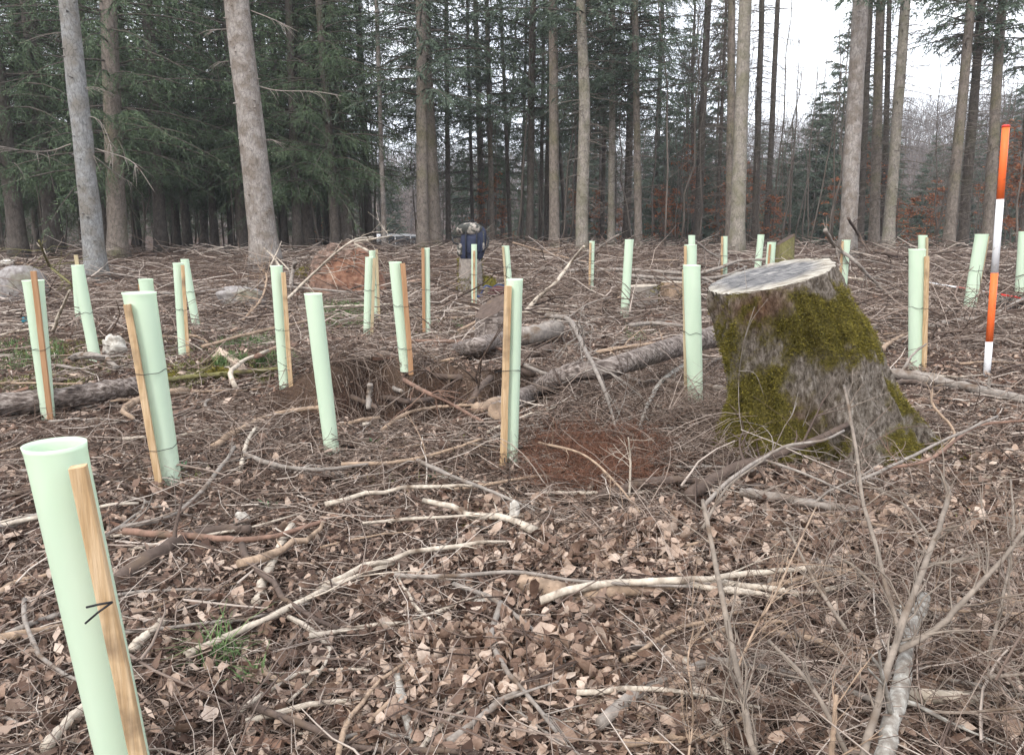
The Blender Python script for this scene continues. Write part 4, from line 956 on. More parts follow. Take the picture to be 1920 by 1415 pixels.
# russet beech saplings
def beech_mesh(seed, H):
    r = np.random.default_rng(seed); mb = MB(); n = 8; t = np.linspace(0, 1, n); p = np.stack([np.cumsum(r.normal(0, .04, n)), np.cumsum(r.normal(0, .04, n)), t * H], -1); p[0, :2] = 0
    mb.tube(p, .018 * (1 - .7 * t), 5); m = 22; u = r.uniform(.2, 1, m); c = np.stack([np.interp(u, t, p[:, i]) for i in range(3)], -1); a = r.uniform(0, 6.28, m); l = r.uniform(.4, 1.3, m) * (1.2 - u) * H / 2.4
    s = np.linspace(0, 1, 5); q = c[:, None, :] + np.stack([np.cos(a)[:, None] * s * l[:, None], np.sin(a)[:, None] * s * l[:, None], l[:, None] * (.12 * s)], -1)
    mb.add(*tubes(q, np.linspace(.006, .002, 5)[None] * np.ones((m, 1)), 3, False))
    k = 26; idx = np.repeat(np.arange(m), k); w_ = r.random(m * k) ** .7; cc = np.stack([(q[idx, 0, i] * (1 - w_) + q[idx, -1, i] * w_) for i in range(3)], -1) + r.normal(0, .07, (m * k, 3)) * [1, 1, .45]
    N_ = m * k; d = r.normal(0, 1, (N_, 3)) * [1, 1, .35]; d /= np.linalg.norm(d, axis=1, keepdims=True); sd_ = np.cross(d, r.normal(0, .5, (N_, 3)) + [0, 0, 1]); sd_ /= np.linalg.norm(sd_, axis=1, keepdims=True)
    L_ = r.uniform(.03, .06, N_)[:, None]; Vt = np.stack([cc - d * L_, cc + sd_ * L_ * .5, cc + d * L_, cc - sd_ * L_ * .5], 1).reshape(-1, 3)
    return mb, Vt, (np.arange(N_) * 4)[:, None] + np.arange(4)
BS = []
for k in range(4):
    mb, Vt, Fq = beech_mesh(400 + k, 1.8 + .35 * k); a = mb.build('stem', M['ash_bark']); b = mk('foliage', Vt, [Fq], M['beech_leaf'], smooth=False); BS.append((a.data, b.data)); bpy.data.objects.remove(a); bpy.data.objects.remove(b)
for i, (px, D) in enumerate([(1240, 27), (1262, 29), (1225, 31), (1285, 28), (1335, 28), (1352, 26), (1395, 27), (1410, 30), (1430, 28), (1445, 31), (900, 31), (925, 30), (945, 33), (1120, 30), (600, 31), (1610, 26), (1690, 27), (1725, 29), (1750, 31), (1865, 26), (1885, 25), (1900, 27), (1925, 26), (1830, 30), (1160, 33), (1670, 32), (1545, 31), (1078, 34)]):
    x = (px - 960) / F * D; root = empty('beech_sapling', (x, D, float(ter(x, D)) - .05), 'young beech still holding its rust coloured leaves', 'sapling', 'russet beech saplings')
    if px == 600: root['label'] = 'rust leaved beech sapling far left, behind the thickest pale trunk'
    a, b = BS[i % 4]; s = rnd.uniform(.85, 1.3) * (1.45 if px > 1850 else 1); child(a, root, 'stem', 0, i, s); child(b, root, 'foliage', 0, i, s)
# far hillside wood: one mass
def far_wood():
    mb = MB(); r = np.random.default_rng(77)
    protos = []
    for k in range(3):
        m_ = bare_mesh(500 + k, 9, .13, 9, .5); V = np.concatenate(m_.V); protos.append((V, [np.concatenate(v) for v in m_.F.values()]))
    n = 230
    for i in range(n):
        D = r.uniform(80, 165); px = r.uniform(-50, 2000); x = (px - 960) / F * D; V, Fs = protos[i % 3]; s = r.uniform(.6, 1.0); a = r.uniform(0, 6.28)
        Q = V * s; Q = np.stack([Q[:, 0] * math.cos(a) - Q[:, 1] * math.sin(a), Q[:, 0] * math.sin(a) + Q[:, 1] * math.cos(a), Q[:, 2]], -1) + [x, D, float(ter(x, D)) - .2]
        mb.add(Q, Fs)
    # twig haze of the crowns
    N_ = 160000; D = r.uniform(75, 175, N_); px = r.uniform(-80, 2000, N_); x = (px - 960) / F * D; z = ter(x, D) + r.random(N_) ** .8 * (6 + 3 * vn(x * .2, D * .2)) 
    A = np.stack([x, D, z], -1); d = r.normal(0, .45, (N_, 3)) + [0, 0, 1]; d /= np.linalg.norm(d, axis=1, keepdims=True); l = r.uniform(.6, 1.9, N_)[:, None]; w_ = np.cross(d, r.normal(0, 1, (N_, 3))); w_ /= np.linalg.norm(w_, axis=1, keepdims=True)
    V = np.stack([A - w_ * .035, A + w_ * .035, A + d * l], 1).reshape(-1, 3); mb.add(V, [(np.arange(N_) * 3)[:, None] + np.arange(3)])
    tag(mb.build('distant_woods', M['far_wood']), 'grey brown leafless woods on the far hillside', 'woods', kind='stuff')
far_wood()

# ------------------------------------------------------------------ sticks, branches and logs traced where they lie
def stick(pts, w, mt, label, name='dead_branch', cat='branch', lift=(.02, .02), side=0, slen=.25, group=None, k=8, taper=.6, knob=0, jag=True, wob=.12, Yp=None):
    n = (34 if k >= 14 else 20) if len(pts) > 2 else 14
    lf = np.interp(np.linspace(0, 1, len(pts)), np.linspace(0, 1, len(lift)), lift)
    if max(lift) > .55 or Yp:                 # tall pieces: their height cannot be read off the ground, so they get a distance
        lo = max(pts, key=lambda p_: p_[1]); Yp = Yp or G(lo[0], lo[1] + 6)[1]; W = np.array([P(p_[0], p_[1], Yp + .5 * l * (1 if i % 2 else -1)) for i, (p_, l) in enumerate(zip(pts, lf))])
    else:
        W = []
        for p_, l in zip(pts, lf):
            e = lift_pt(p_[0], p_[1], l); e = lift_pt(p_[0], p_[1], l + .8 * w / 2 * np.linalg.norm(e - [0, 0, HC]) / F); W.append(e)
        W = np.array(W)
    q = spline(W, n)
    d = np.linalg.norm(q - [0, 0, HC], axis=1); r = w / 2 * d / F * 1.05; r = r * np.linspace(1, taper, n)
    big = k >= 14; r = r * (1 + rng.normal(0, .025 if big else .06, n)); q = q + rng.normal(0, 1, q.shape) * (r * (.03 if big else wob))[:, None]
    o0 = q[0].copy(); mb = MB(); V, Fs = tubes((q - o0)[None], r[None], k)
    if jag and k >= 8:                                # ragged, knotty surface
        V = V.reshape(n, k, 3); c = (q - o0)[:, None, :]; V = c + (V - c) * (1 + rng.normal(0, .05, (n, k)) + (rng.normal(0, .07, (1, k)) if big else 0))[..., None]; V = V.reshape(-1, 3)
    mb.add(V, Fs)
    T = []; R = []
    for s in range(side):
        i = rng.integers(1, n - 1); dd = q[i + 1] - q[i - 1]; dd /= np.linalg.norm(dd)
        e = dd * .8 + rng.normal(0, .6, 3) + np.array([0, 0, .15]); e /= np.linalg.norm(e); l = slen * rng.uniform(.4, 1.3)
        m = 5; cur = [q[i] - o0]
        for j in range(m - 1):
            e = e + rng.normal(0, .16, 3) - [0, 0, .05]; e /= np.linalg.norm(e); cur.append(cur[-1] + e * l / (m - 1))
        T.append(cur); rr_ = max(r[i] * .38, .0010); R.append(np.linspace(rr_, rr_ * .4, m))
        for z in range(2):
            j = rng.integers(1, m - 1); e2 = e + rng.normal(0, .6, 3); e2 /= np.linalg.norm(e2); l2 = l * rng.uniform(.25, .6)
            T.append([cur[j] + e2 * l2 * f for f in np.linspace(0, 1, m)]); R.append(np.linspace(rr_ * .5, rr_ * .25, m))
    if T: mb.add(*tubes(np.array(T), np.array(R), 4, False))
    o = mb.build(name, STK[mt] if isinstance(mt, str) else mt, loc=None); o.location = o0
    if k >= 14:                                       # sawn or broken ends
        for i, sgn in ((0, -1), (n - 1, 1)):
            ring = (V.reshape(-1, 3)[i * k:(i + 1) * k]); c = ring.mean(0); tdir = (q[1] - q[0]) if i == 0 else (q[-1] - q[-2]); tdir = tdir / np.linalg.norm(tdir) * sgn
            E = np.vstack([ring * .97 + c * .03 + tdir * .003, ring * .5 + c * .5 + tdir * .007, [c + tdir * .004]])
            a_ = np.arange(k); b_ = (a_ + 1) % k
            mk('cut_end', E, [np.stack([a_, b_, k + b_, k + a_], -1), np.stack([k + a_, k + b_, np.full(k, 2 * k)], -1)], STK['tan'], o)
    return tag(o, label, cat, group)
stick([(-70, 764), (0, 757), (130, 742), (215, 728), (258, 722)], 36, 'log', 'thick weathered fallen log at the left behind the leaning shelters', 'fallen_log', 'log', (.05, .05), k=14, taper=.75)
stick([(250, 722), (350, 707), (450, 698), (530, 690)], 10, 'mossy', 'thin moss-flecked pole lying in line behind the thick left log', side=4, lift=(.04, .03))
stick([(1350, 628), (1250, 655), (1150, 688), (1070, 700), (1000, 735), (930, 770)], 40, 'log', 'long weathered dead trunk lying from the stump towards the middle', 'fallen_log', 'log', (.20, .20, .18, .14, .09, .03), k=14, taper=.85)
stick([(846, 662), (900, 646), (960, 633), (1035, 618)], 27, 'log', 'short pale barked log with sawn end on top of the earth ledge', 'cut_log', 'log', (.10, .09), k=14, taper=1.05)
stick([(955, 634), (1000, 628), (1045, 617)], 34, 'grey', 'knotty grey end piece behind the middle shelter', 'log_piece', 'log', (.06, .06), k=14, taper=.9)
stick([(1025, 592), (1065, 598), (1087, 635), (1102, 665), (1120, 700), (1142, 755), (1157, 815)], 10, 'grey', 'curved arching branch with hanging twigs over the dead trunk', lift=(.18, .22, .26, .27, .25, .16, .03), side=34, slen=.42, taper=.5)
stick([(985, 585), (1012, 555), (1042, 530), (1070, 492), (1095, 462)], 8, 'pale', 'pale thin pole leaning up out of the brushwood', lift=(.02, .15, .35, .6, .85), side=3)
stick([(1288, 680), (1240, 715), (1212, 765), (1195, 815)], 9, 'white', 'white lichen-covered stick left of the mossy stump', lift=(.12, .10, .05, .02), side=3)
stick([(205, 1094), (290, 1040), (340, 1012), (400, 994), (470, 992)], 24, 'dark', 'thick dark curved branch right behind the nearest shelter', lift=(.02, .03, .03), side=4, taper=.6, k=12)
stick([(348, 1226), (430, 1190), (520, 1150), (620, 1100), (742, 1052)], 13, 'pale', 'long pale stick beside the near grass tuft', lift=(.03, .04, .03), side=2, k=10)
stick([(480, 1130), (500, 1075), (522, 1030), (546, 985)], 15, 'pale', 'short pale upright-lying stick in the middle left', lift=(.02, .03), taper=.85, k=10)
stick([(-20, 996), (40, 975), (78, 965)], 13, 'grey', 'grey stick at the left edge behind the nearest shelter', lift=(.04, .04), k=10)
stick([(-10, 1118), (30, 1090), (92, 1078)], 10, 'tan', 'crooked tan stick at the left edge', lift=(.02, .02), side=2)
stick([(85, 1400), (120, 1360), (158, 1322)], 16, 'pale', 'bleached stick at the bottom left by the nearest shelter', lift=(.03, .03), k=10, taper=.8)
stick([(246, 1216), (275, 1190), (308, 1163)], 16, 'pale', 'split pale wood piece right of the nearest shelter', lift=(.02, .03), k=8, taper=.7)
stick([(488, 1258), (520, 1274), (560, 1284), (645, 1282)], 11, 'tan', 'tan stick right of the near grass tuft', lift=(.02, .02), k=8, taper=.5)
stick([(975, 1092), (1040, 1106), (1100, 1112), (1170, 1104), (1265, 1100)], 32, 'tan', 'rotten tan log piece among leaves in the foreground', 'rotten_log', 'log', (.01, .02), k=14, taper=.8)
stick([(740, 1078), (840, 1080), (960, 1072), (1100, 1090), (1300, 1100)], 8, 'grey', 'long thin grey stick above the rotten log', lift=(.05, .06, .07), side=4)
stick([(1180, 1090), (1290, 1087), (1400, 1076), (1560, 1060)], 13, 'pale', 'bright stripped pole lying across the right foreground', lift=(.07, .07), side=2, k=10)
stick([(1358, 1104), (1400, 1108), (1466, 1121)], 11, 'pale', 'short bright stick under the stripped pole', lift=(.05, .05), taper=.6)
stick([(1415, 1106), (1497, 1085), (1595, 1068)], 12, 'tan', 'tan stick crossing under the stripped pole', lift=(.04, .05), side=3, taper=.6)
stick([(1385, 923), (1450, 930), (1520, 944), (1610, 955)], 17, 'grey', 'stout grey branch lying in front of the mossy stump', lift=(.05, .05), side=3, k=10)
stick([(1655, 697), (1720, 705), (1800, 723), (1920, 748)], 17, 'grey', 'stout grey branch behind the stump near the striped pole', lift=(.05, .05), side=3, k=10, taper=.8)
stick([(1640, 740), (1700, 715), (1780, 738)], 10, 'dark', 'dark branch just behind the right root of the stump', lift=(.04, .05), side=3)
stick([(1645, 660), (1672, 640), (1702, 624)], 9, 'tan', 'short tan stick behind the stump, left of the upright shelter', lift=(.04, .08))
stick([(1610, 598), (1650, 600), (1690, 590)], 9, 'grey', 'grey stick behind the right shoulder of the stump', lift=(.06, .06))
stick([(1745, 610), (1800, 600), (1860, 590), (1920, 560)], 9, 'grey', 'grey branch crossing behind the standing striped pole', lift=(.06, .1), side=4)
stick([(940, 1128), (922, 1190), (944, 1248), (988, 1300), (1044, 1372)], 11, 'grey', 'crooked grey stick in the leaf patch at the bottom', lift=(.04, .05, .05), side=4, k=8)
stick([(625, 1430), (700, 1345), (735, 1312), (795, 1252)], 10, 'tan', 'tan stick running up from the bottom edge', lift=(.03, .04), side=2, k=8)
stick([(745, 1268), (757, 1325), (776, 1388)], 16, 'white', 'peeling whitish stick near the bottom edge', lift=(.03, .03), k=10, taper=.9)
stick([(640, 1385), (690, 1372), (790, 1385)], 7, 'grey', 'thin grey stick at the bottom edge', lift=(.04, .04))
stick([(783, 863), (850, 893), (920, 920), (1003, 957)], 8, 'grey', 'long thin stick below the middle shelter', lift=(.08, .07), side=5)
stick([(640, 870), (740, 866), (820, 850), (905, 822)], 8, 'tan', 'thin curved stick left of the middle shelter foot', lift=(.05, .06), side=3)
stick([(398, 838), (450, 805), (520, 776), (605, 762)], 13, 'tan', 'brown branch beside the stakeless leaning shelter', lift=(.03, .03), side=4)
stick([(455, 850), (520, 872), (600, 880), (690, 870)], 9, 'grey', 'grey forked stick in front of the stakeless leaning shelter', lift=(.05, .06), side=6, slen=.2)
stick([(452, 875), (462, 830), (480, 800)], 8, 'pale', 'small pale stick standing left of the stakeless shelter', lift=(.03, .10))
stick([(226, 988), (304, 972), (361, 938), (417, 872), (440, 838)], 9, 'grey', 'bent grey stick leading to the stakeless shelter', lift=(.03, .07), side=4)
stick([(232, 996), (330, 1003), (420, 1010), (500, 1008), (610, 976)], 13, 'reddish', 'reddish brown stick across the dark curved branch', lift=(.05, .05), side=3)
stick([(694, 720), (692, 742), (690, 765)], 10, 'grey', 'short grey peg at the left end of the earth ledge', lift=(.16, .02), k=8, taper=.9)
stick([(697, 715), (725, 722), (753, 734)], 11, 'grey', 'short grey piece lying on the lip of the ledge', lift=(.03, .05), k=8)
stick([(560, 700), (640, 735), (720, 770)], 12, 'dark', 'dark branch running into the hollow', lift=(.05, .03), side=4)
stick([(715, 806), (767, 773), (833, 762), (890, 759)], 8, 'tan', 'light stick in front of the earth ledge', lift=(.04, .05), side=3)
stick([(890, 768), (920, 760), (950, 752)], 20, 'tan', 'splintered orange wood chunk beside the middle shelter', 'wood_chunk', 'wood chunk', (.05, .07), k=8, taper=1.2)
stick([(480, 668), (600, 636), (700, 640), (850, 640), (940, 655)], 9, 'reddish', 'long thin reddish pole lying behind the ledge', lift=(.10, .08), side=8)
stick([(655, 712), (740, 700), (850, 672)], 9, 'tan', 'tan stick below the sawn log', lift=(.06, .06), side=3)
stick([(1290, 930), (1360, 885), (1440, 858), (1525, 826), (1592, 795)], 22, 'dark', 'thick dark branch leaning against the front of the mossy stump', lift=(.04, .06, .10, .16, .22), side=6, taper=.4, k=10)
stick([(1322, 946), (1367, 900), (1432, 858), (1476, 836), (1541, 826), (1582, 808)], 7, 'grey', 'thin arching grey stem in front of the stump', lift=(.10, .16, .2, .24, .25, .26), side=6, slen=.2)
stick([(1432, 862), (1497, 883), (1563, 912), (1618, 936)], 5, 'grey', 'wiry grey shoot curving down before the stump', lift=(.2, .2, .15, .1), side=4, slen=.15)
stick([(1600, 905), (1680, 870), (1760, 830), (1870, 780)], 6, 'grey', 'long wiry stem right of the stump', lift=(.12, .16, .2, .25), side=6, slen=.2)
stick([(1640, 880), (1740, 862), (1830, 800), (1925, 788)], 6, 'reddish', 'thin reddish stem at the right behind the bare shrub', lift=(.15, .2), side=5, slen=.2)
stick([(1745, 860), (1790, 815), (1750, 760), (1748, 730)], 5, 'tan', 'wiry shoot bending up right of the stump root', lift=(.05, .12, .2, .24), side=4, slen=.15)
stick([(100, 620), (115, 580), (131, 545)], 6, 'pale', 'pale stick propped beside the shelter before the boulder', lift=(.05, .3, .55))
stick([(73, 452), (95, 500), (130, 530), (148, 556)], 4, 'mossy', 'thin mossy dead sapling bending over at the left', lift=(1.2, .95, .75, .5), side=18, slen=.5)
stick([(560, 690 - 110), (640, 574), (700, 572), (775, 566)], 4, 'pale', 'thin pale pole lying behind the round-topped shelter', lift=(.1, .1))
stick([(250, 552), (360, 548), (500, 536), (660, 548)], 6, 'grey', 'long grey pole lying behind the left shelters', lift=(.1, .1), side=5, slen=.4)
stick([(540, 560), (580, 520), (655, 455), (700, 445)], 5, 'pale', 'pale branch leaning on the orange earth mound', lift=(.1, .3, .9, 1.1), side=6, slen=.5, Yp=9.2)
stick([(690, 470), (665, 455), (700, 448), (735, 442)], 4, 'pale', 'forked bleached branch on top of the earth mound', lift=(.7, .9, 1.0, 1.1), side=9, slen=.5, Yp=9.9)
stick([(545, 545), (550, 500), (560, 490)], 8, 'grey', 'weathered snag before the earth mound', lift=(.1, .45, .6), side=3)
stick([(1100, 506), (1180, 507), (1290, 514), (1340, 530)], 8, 'grey', 'grey pole lying behind the low split stump', lift=(.22, .22), side=4, slen=.6)
stick([(1160, 515), (1240, 521), (1345, 520), (1400, 500)], 7, 'grey', 'second grey pole behind the low split stump', lift=(.25, .2), side=4, slen=.6)
stick([(962, 455), (1030, 475), (1120, 496)], 4, 'tan', 'thin branch rising from the brushwood right of the backpack', lift=(.8, .4, .2), side=8, slen=.5)
stick([(1160, 440), (1100, 478), (1050, 500)], 4, 'grey', 'thin grey branch leaning behind the far shelters', lift=(.7, .4, .2), side=6, slen=.5)
stick([(1280, 520), (1340, 505), (1390, 488), (1440, 487)], 7, 'grey', 'bent grey branch left behind the mossy stump cut', lift=(.2, .35, .4), side=5, slen=.5)
stick([(1300, 450), (1340, 478), (1400, 500)], 4, 'grey', 'thin branch slanting down behind the three lined up shelters', lift=(.6, .3), side=7, slen=.5)
stick([(1547, 432), (1566, 462), (1604, 490), (1640, 530), (1680, 560)], 7, 'grey', 'grey forked branch sticking up right behind the stump', lift=(.8, .55, .35, .2, .1), side=14, slen=.6)
stick([(1590, 410), (1610, 440), (1632, 480)], 5, 'dark', 'dark bent twig standing behind the stump shoulder', lift=(1.2, .8, .3), side=8, slen=.4)
stick([(1460, 412), (1500, 430), (1540, 455), (1580, 470)], 4, 'tan', 'thin tan branch hanging over the brushwood behind the stump', lift=(1.1, .8, .5, .3), side=8, slen=.5)
stick([(1640, 470), (1700, 480), (1790, 470)], 6, 'dark', 'dark branch in the far brushwood heap', lift=(.2, .3), side=6, slen=.5)
stick([(380, 650), (450, 630), (540, 610), (620, 590)], 6, 'tan', 'thin tan branch lying over the grassy patch', lift=(.08, .12), side=5, slen=.3)
stick([(455, 600), (490, 560), (500, 520), (492, 505)], 4, 'tan', 'dry leafy shoot left of the shelter below the pale trunk', lift=(.05, .2, .4, .5), side=18, slen=.35)
stick([(860, 620), (900, 600), (945, 580)], 6, 'tan', 'curved branch against the leaning bark stump', lift=(.05, .2), side=4, slen=.3)
stick([(700, 742), (780, 752), (860, 738), (930, 722)], 11, 'dark', 'dark branch bridging the hollow under the earth ledge', lift=(.05, .08, .07), side=10, slen=.3)
stick([(735, 700), (790, 730), (850, 760), (905, 790)], 9, 'reddish', 'reddish branch slanting down across the earth face', lift=(.08, .14, .10, .05), side=10, slen=.3)
stick([(1000, 700), (935, 690), (860, 706), (790, 700)], 14, 'dark', 'dark rotten pole on the lip of the earth ledge', lift=(.06, .05, .05), side=8, slen=.3)
stick([(1035, 650), (960, 680), (905, 722), (880, 760)], 16, 'dark', 'dark broken limb between the sawn log and the dead trunk', lift=(.10, .12, .10, .04), side=12, slen=.4, k=12)
stick([(1180, 610), (1230, 606), (1300, 612)], 8, 'grey', 'grey pole lying in front of the low split stump', lift=(.05, .06), side=3)
stick([(1120, 660), (1180, 650), (1260, 640)], 9, 'tan', 'light pole lying behind the weathered dead trunk', lift=(.08, .08), side=5)
# dark twig standing before the stakeless shelter
stick([(628, 838), (617, 790), (611, 740), (613, 720)], 3, 'dark', 'thin dark forked twig standing before the stakeless shelter', lift=(.02, .12, .26, .32), side=10, slen=.14)
# bare shrub branches in the near right foreground
NR = [
 ([(1425, 1440), (1410, 1395), (1382, 1258), (1355, 1126), (1333, 1017), (1318, 938)], 17, 'grey', (.05, .12, .2, .27, .33, .38), 20, 'tall bare shrub stem rising from the bottom edge left of the lichen branch'),
 ([(1318, 990), (1345, 940), (1372, 905), (1435, 860)], 8, 'grey', (.30, .34, .36, .36), 8, 'bowed side stem of the bare shrub'),
 ([(1380, 1260), (1420, 1170), (1450, 1120), (1530, 950)], 6, 'tan', (.2, .27, .32, .34), 10, 'thin side shoot rising to the right of the tall bare stem'),
 ([(1655, 1440), (1680, 1325), (1703, 1200), (1735, 1118)], 34, 'white', (.05, .09, .14, .17), 3, 'thick light grey lichen-patched branch in the bottom right'),
 ([(1615, 1440), (1650, 1300), (1685, 1190), (1710, 1120), (1738, 1045), (1764, 980), (1780, 925), (1768, 900)], 16, 'grey', (.08, .16, .24, .3, .34, .36, .38, .4), 26, 'forking bare stem crossing the lichen branch'),
 ([(1690, 1195), (1660, 1095), (1640, 1015), (1618, 940), (1610, 880), (1597, 795), (1583, 722)], 11, 'grey', (.22, .28, .32, .36, .4, .46, .5), 18, 'long slender stem rising in front of the mossy stump'),
 ([(1685, 1220), (1760, 1175), (1805, 1128), (1855, 1075), (1890, 1035), (1925, 990)], 13, 'grey', (.2, .24, .28, .32, .35, .37), 20, 'bare stem bending to the right edge'),
 ([(1600, 1440), (1555, 1345), (1524, 1290), (1487, 1245), (1440, 1200)], 12, 'grey', (.05, .14, .18, .2, .22), 14, 'grey shrub stem bending left near the bottom'),
 ([(1556, 1440), (1562, 1380), (1568, 1302)], 14, 'tan', (.05, .12, .2), 3, 'cut shrub stem standing upright at the bottom'),
 ([(1590, 1185), (1550, 1126), (1522, 1080), (1497, 1030), (1475, 990)], 9, 'grey', (.2, .24, .27, .3, .32), 14, 'slender stem slanting up left beneath the stripped pole'),
 ([(1730, 1060), (1810, 1048), (1880, 1030), (1930, 1018)], 8, 'grey', (.3, .32, .34), 12, 'side branch reaching the right edge'),
 ([(1690, 1200), (1760, 1185), (1820, 1180)], 6, 'grey', (.22, .24, .26), 10, 'short forked twig right of the lichen branch'),
 ([(1700, 1140), (1800, 1145), (1925, 1150)], 8, 'tan', (.1, .12, .12), 10, 'straight stick lying towards the right edge'),
 ([(1640, 1100), (1600, 1060), (1560, 1040)], 8, 'grey', (.16, .2, .22), 8, 'short crooked twig above the stripped pole'),
 ([(1720, 1330), (1800, 1335), (1925, 1325)], 8, 'grey', (.08, .1, .1), 12, 'grey stick at the bottom right'),
 ([(1840, 1270), (1925, 1262)], 10, 'grey', (.12, .14), 8, 'stout short stick at the right edge'),
 ([(1290, 1430), (1300, 1330), (1290, 1240), (1300, 1180)], 5, 'tan', (.05, .1, .16, .2), 12, 'thin upright shoot left of the tall bare stem'),
 ([(1250, 1230), (1330, 1290), (1380, 1350), (1400, 1430)], 5, 'grey', (.1, .1, .08), 10, 'thin grey shoot sweeping to the bottom edge'),
 ([(1180, 930), (1182, 860), (1178, 820)], 6, 'pale', (.05, .2, .3), 6, 'upright pale twig below the white lichen stick'),
 ([(1010, 830), (1090, 850), (1150, 900), (1200, 960)], 7, 'tan', (.1, .16, .14, .06), 12, 'thin arching branch over the rusty needles'),
 ([(1740, 1000), (1700, 950), (1650, 920), (1590, 890)], 6, 'grey', (.3, .28, .2, .14), 12, 'thin twig leaning towards the stump foot'),
 ([(1850, 1240), (1880, 1120), (1900, 1000), (1895, 900)], 7, 'grey', (.1, .2, .3, .36), 16, 'bare upright shoot near the right edge'),
]
for pts, w_, mt_, lf, sd_, lb in NR:
    stick(pts, w_ * (.84 if w_ > 20 else .72), 'shrub' if mt_ == 'grey' else mt_, lb, 'shrub_branch', 'branch', lf, side=sd_, slen=.17, group='bare shrub branches in the near right', k=10 if w_ > 12 else 7)

# loose sticks: individuals sharing meshes
SP = []
for k in range(14):
    n = 9; t = np.linspace(0, 1, n); r = np.random.default_rng(600 + k); b_ = r.normal(0, .10); q = np.stack([t - .5, b_ * np.sin(t * 3.1) + np.cumsum(r.normal(0, .012, n)), .02 + np.cumsum(r.normal(0, .008, n))], -1)
    mb = MB(); rr_ = .016 * (1 - .5 * t) * (1 + r.normal(0, .1, n)); mb.tube(q, rr_, 7)
    for s in range(r.integers(1, 5)):
        i = r.integers(1, n - 1); e = np.array([.7, r.choice([-1, 1]) * r.uniform(.3, .9), r.uniform(0, .3)]); l = r.uniform(.04, .28)
        mb.tube([q[i], q[i] + e * l * .5, q[i] + e * l + [0, r.normal(0, .02), -.01]], [rr_[i] * .5, rr_[i] * .35, rr_[i] * .2], 5)
    o = mb.build('dead_stick', STK['grey']); me = o.data; bpy.data.objects.remove(o); me.materials.clear(); me.materials.append(None); SP.append(me)
LM = [((102, 1300), 'by the nearest shelter'), ((319, 900), 'around the tall wide shelter'), ((91, 784), 'near the left log'), ((620, 850), 'around the stakeless leaning shelter'), ((957, 868), 'around the middle shelter'),
      ((1304, 757), 'left of the mossy stump'), ((1500, 930), 'in front of the mossy stump'), ((1718, 690), 'by the upright right shelter'), ((800, 1080), 'in the open middle foreground'), ((1080, 1250), 'in the near leaf patch'), ((1600, 1250), 'under the bare shrub branches'),
      ((450, 1200), 'around the near grass tuft'), ((760, 690), 'about the earth ledge'), ((1171, 592), 'by the low split stump'), ((889, 575), 'near the backpack'), ((536, 700), 'below the thick pale trunk')]
for i in range(185):
    if i < 95: px, py = rnd.uniform(-20, 1940), rnd.uniform(760, 1400)
    else: px, py = rnd.uniform(-20, 1940), 480 + 300 * rnd.random() ** 1.2
    x, y, z = G(px, py); me = SP[rnd.randrange(14)]; o = bpy.data.objects.new('dead_stick', me); S.collection.objects.link(o)
    d = math.hypot(x, y); s = rnd.uniform(.18, .6) * (1 + min(d, 12) * .07); 
    th = rnd.gauss(0, .7) if rnd.random() < .7 else rnd.uniform(0, 3.1); c_ = .5 * s
    x1, y1, x2, y2 = x - c_ * math.cos(th), y - c_ * math.sin(th), x + c_ * math.cos(th), y + c_ * math.sin(th)
    sl = math.atan2(float(ter(x2, y2) - ter(x1, y1)), 2 * c_)
    o.location = (x, y, (float(ter(x1, y1)) + float(ter(x2, y2))) / 2 + .012 + rnd.random() * .03); o.rotation_euler = (0, -sl, th)
    fat = rnd.uniform(.7, 1.35) * (2.2 if i % 6 == 0 else 1); o.scale = (s, s * fat * .9, s * fat * .9)
    tone = rnd.choice(['grey', 'pale', 'tan', 'dark', 'grey', 'pale', 'tan']); o.material_slots[0].link = 'OBJECT'; o.material_slots[0].material = STK[tone]
    nl = min(LM, key=lambda q: (q[0][0] - px) ** 2 + (q[0][1] - py) ** 2 * 2)[1]
    tag(o, '%s %s stick lying loose %s' % ('longish' if s > .5 else 'short', tone, nl), 'stick', 'loose sticks on the ground')

# ------------------------------------------------------------------ other stumps, stones, mound
def lump(name, c, r, mt, label, cat, seed=0, amp=.15, power=2.4, nu=40, nv=26, group=None, fr=1.6, loc=None):
    V, Fs = blob((0, 0, 0), r, seed, nu, nv, amp, fr, power=power); o = mk(name, V, Fs, mt); o.location = c; return tag(o, label, cat, group)
M['stone'] = mat('grey_boulder_stone', [(.2, (.08, .07, .065)), (.45, (.19, .17, .16)), (.6, (.28, .26, .25)), (1, (.42, .40, .38))], scale=14, rough=.9, bump=.6, second=((.14, .13, .08), 3, .5, .7))
M['pale_stone'] = mat('whitish_stone', [(.2, (.14, .115, .09)), (.45, (.36, .33, .29)), (.6, (.55, .52, .47)), (1, (.66, .63, .58))], scale=16, rough=.85, bump=.6)
M['clay'] = mat('orange_clay', [(0, (.10, .045, .022)), (.45, (.24, .105, .052)), (.65, (.36, .17, .085)), (1, (.46, .26, .15))], scale=16, rough=.95, bump=1, bscale=30, dist=.03)
g_ = G(40, 560); lump('boulder', g_ + [0, 0, .17], (.36, .3, .33), M['stone'], 'rounded pale grey boulder at the left edge behind the shelter', 'boulder', 3, .16, fr=2.2)
g_ = G(455, 572); lump('boulder', g_ + [0, 0, .10], (.30, .2, .15), M['stone'], 'low flat grey rock left of the pale trunk shelter', 'boulder', 5, .28, 3.2, fr=2.4)
g_ = G(215, 660); lump('stone', g_ + [0, 0, .03], (.10, .06, .11), M['pale_stone'], 'white jagged stone on the mossy hump', 'stone', 8, .5, 2.0, fr=2.2)
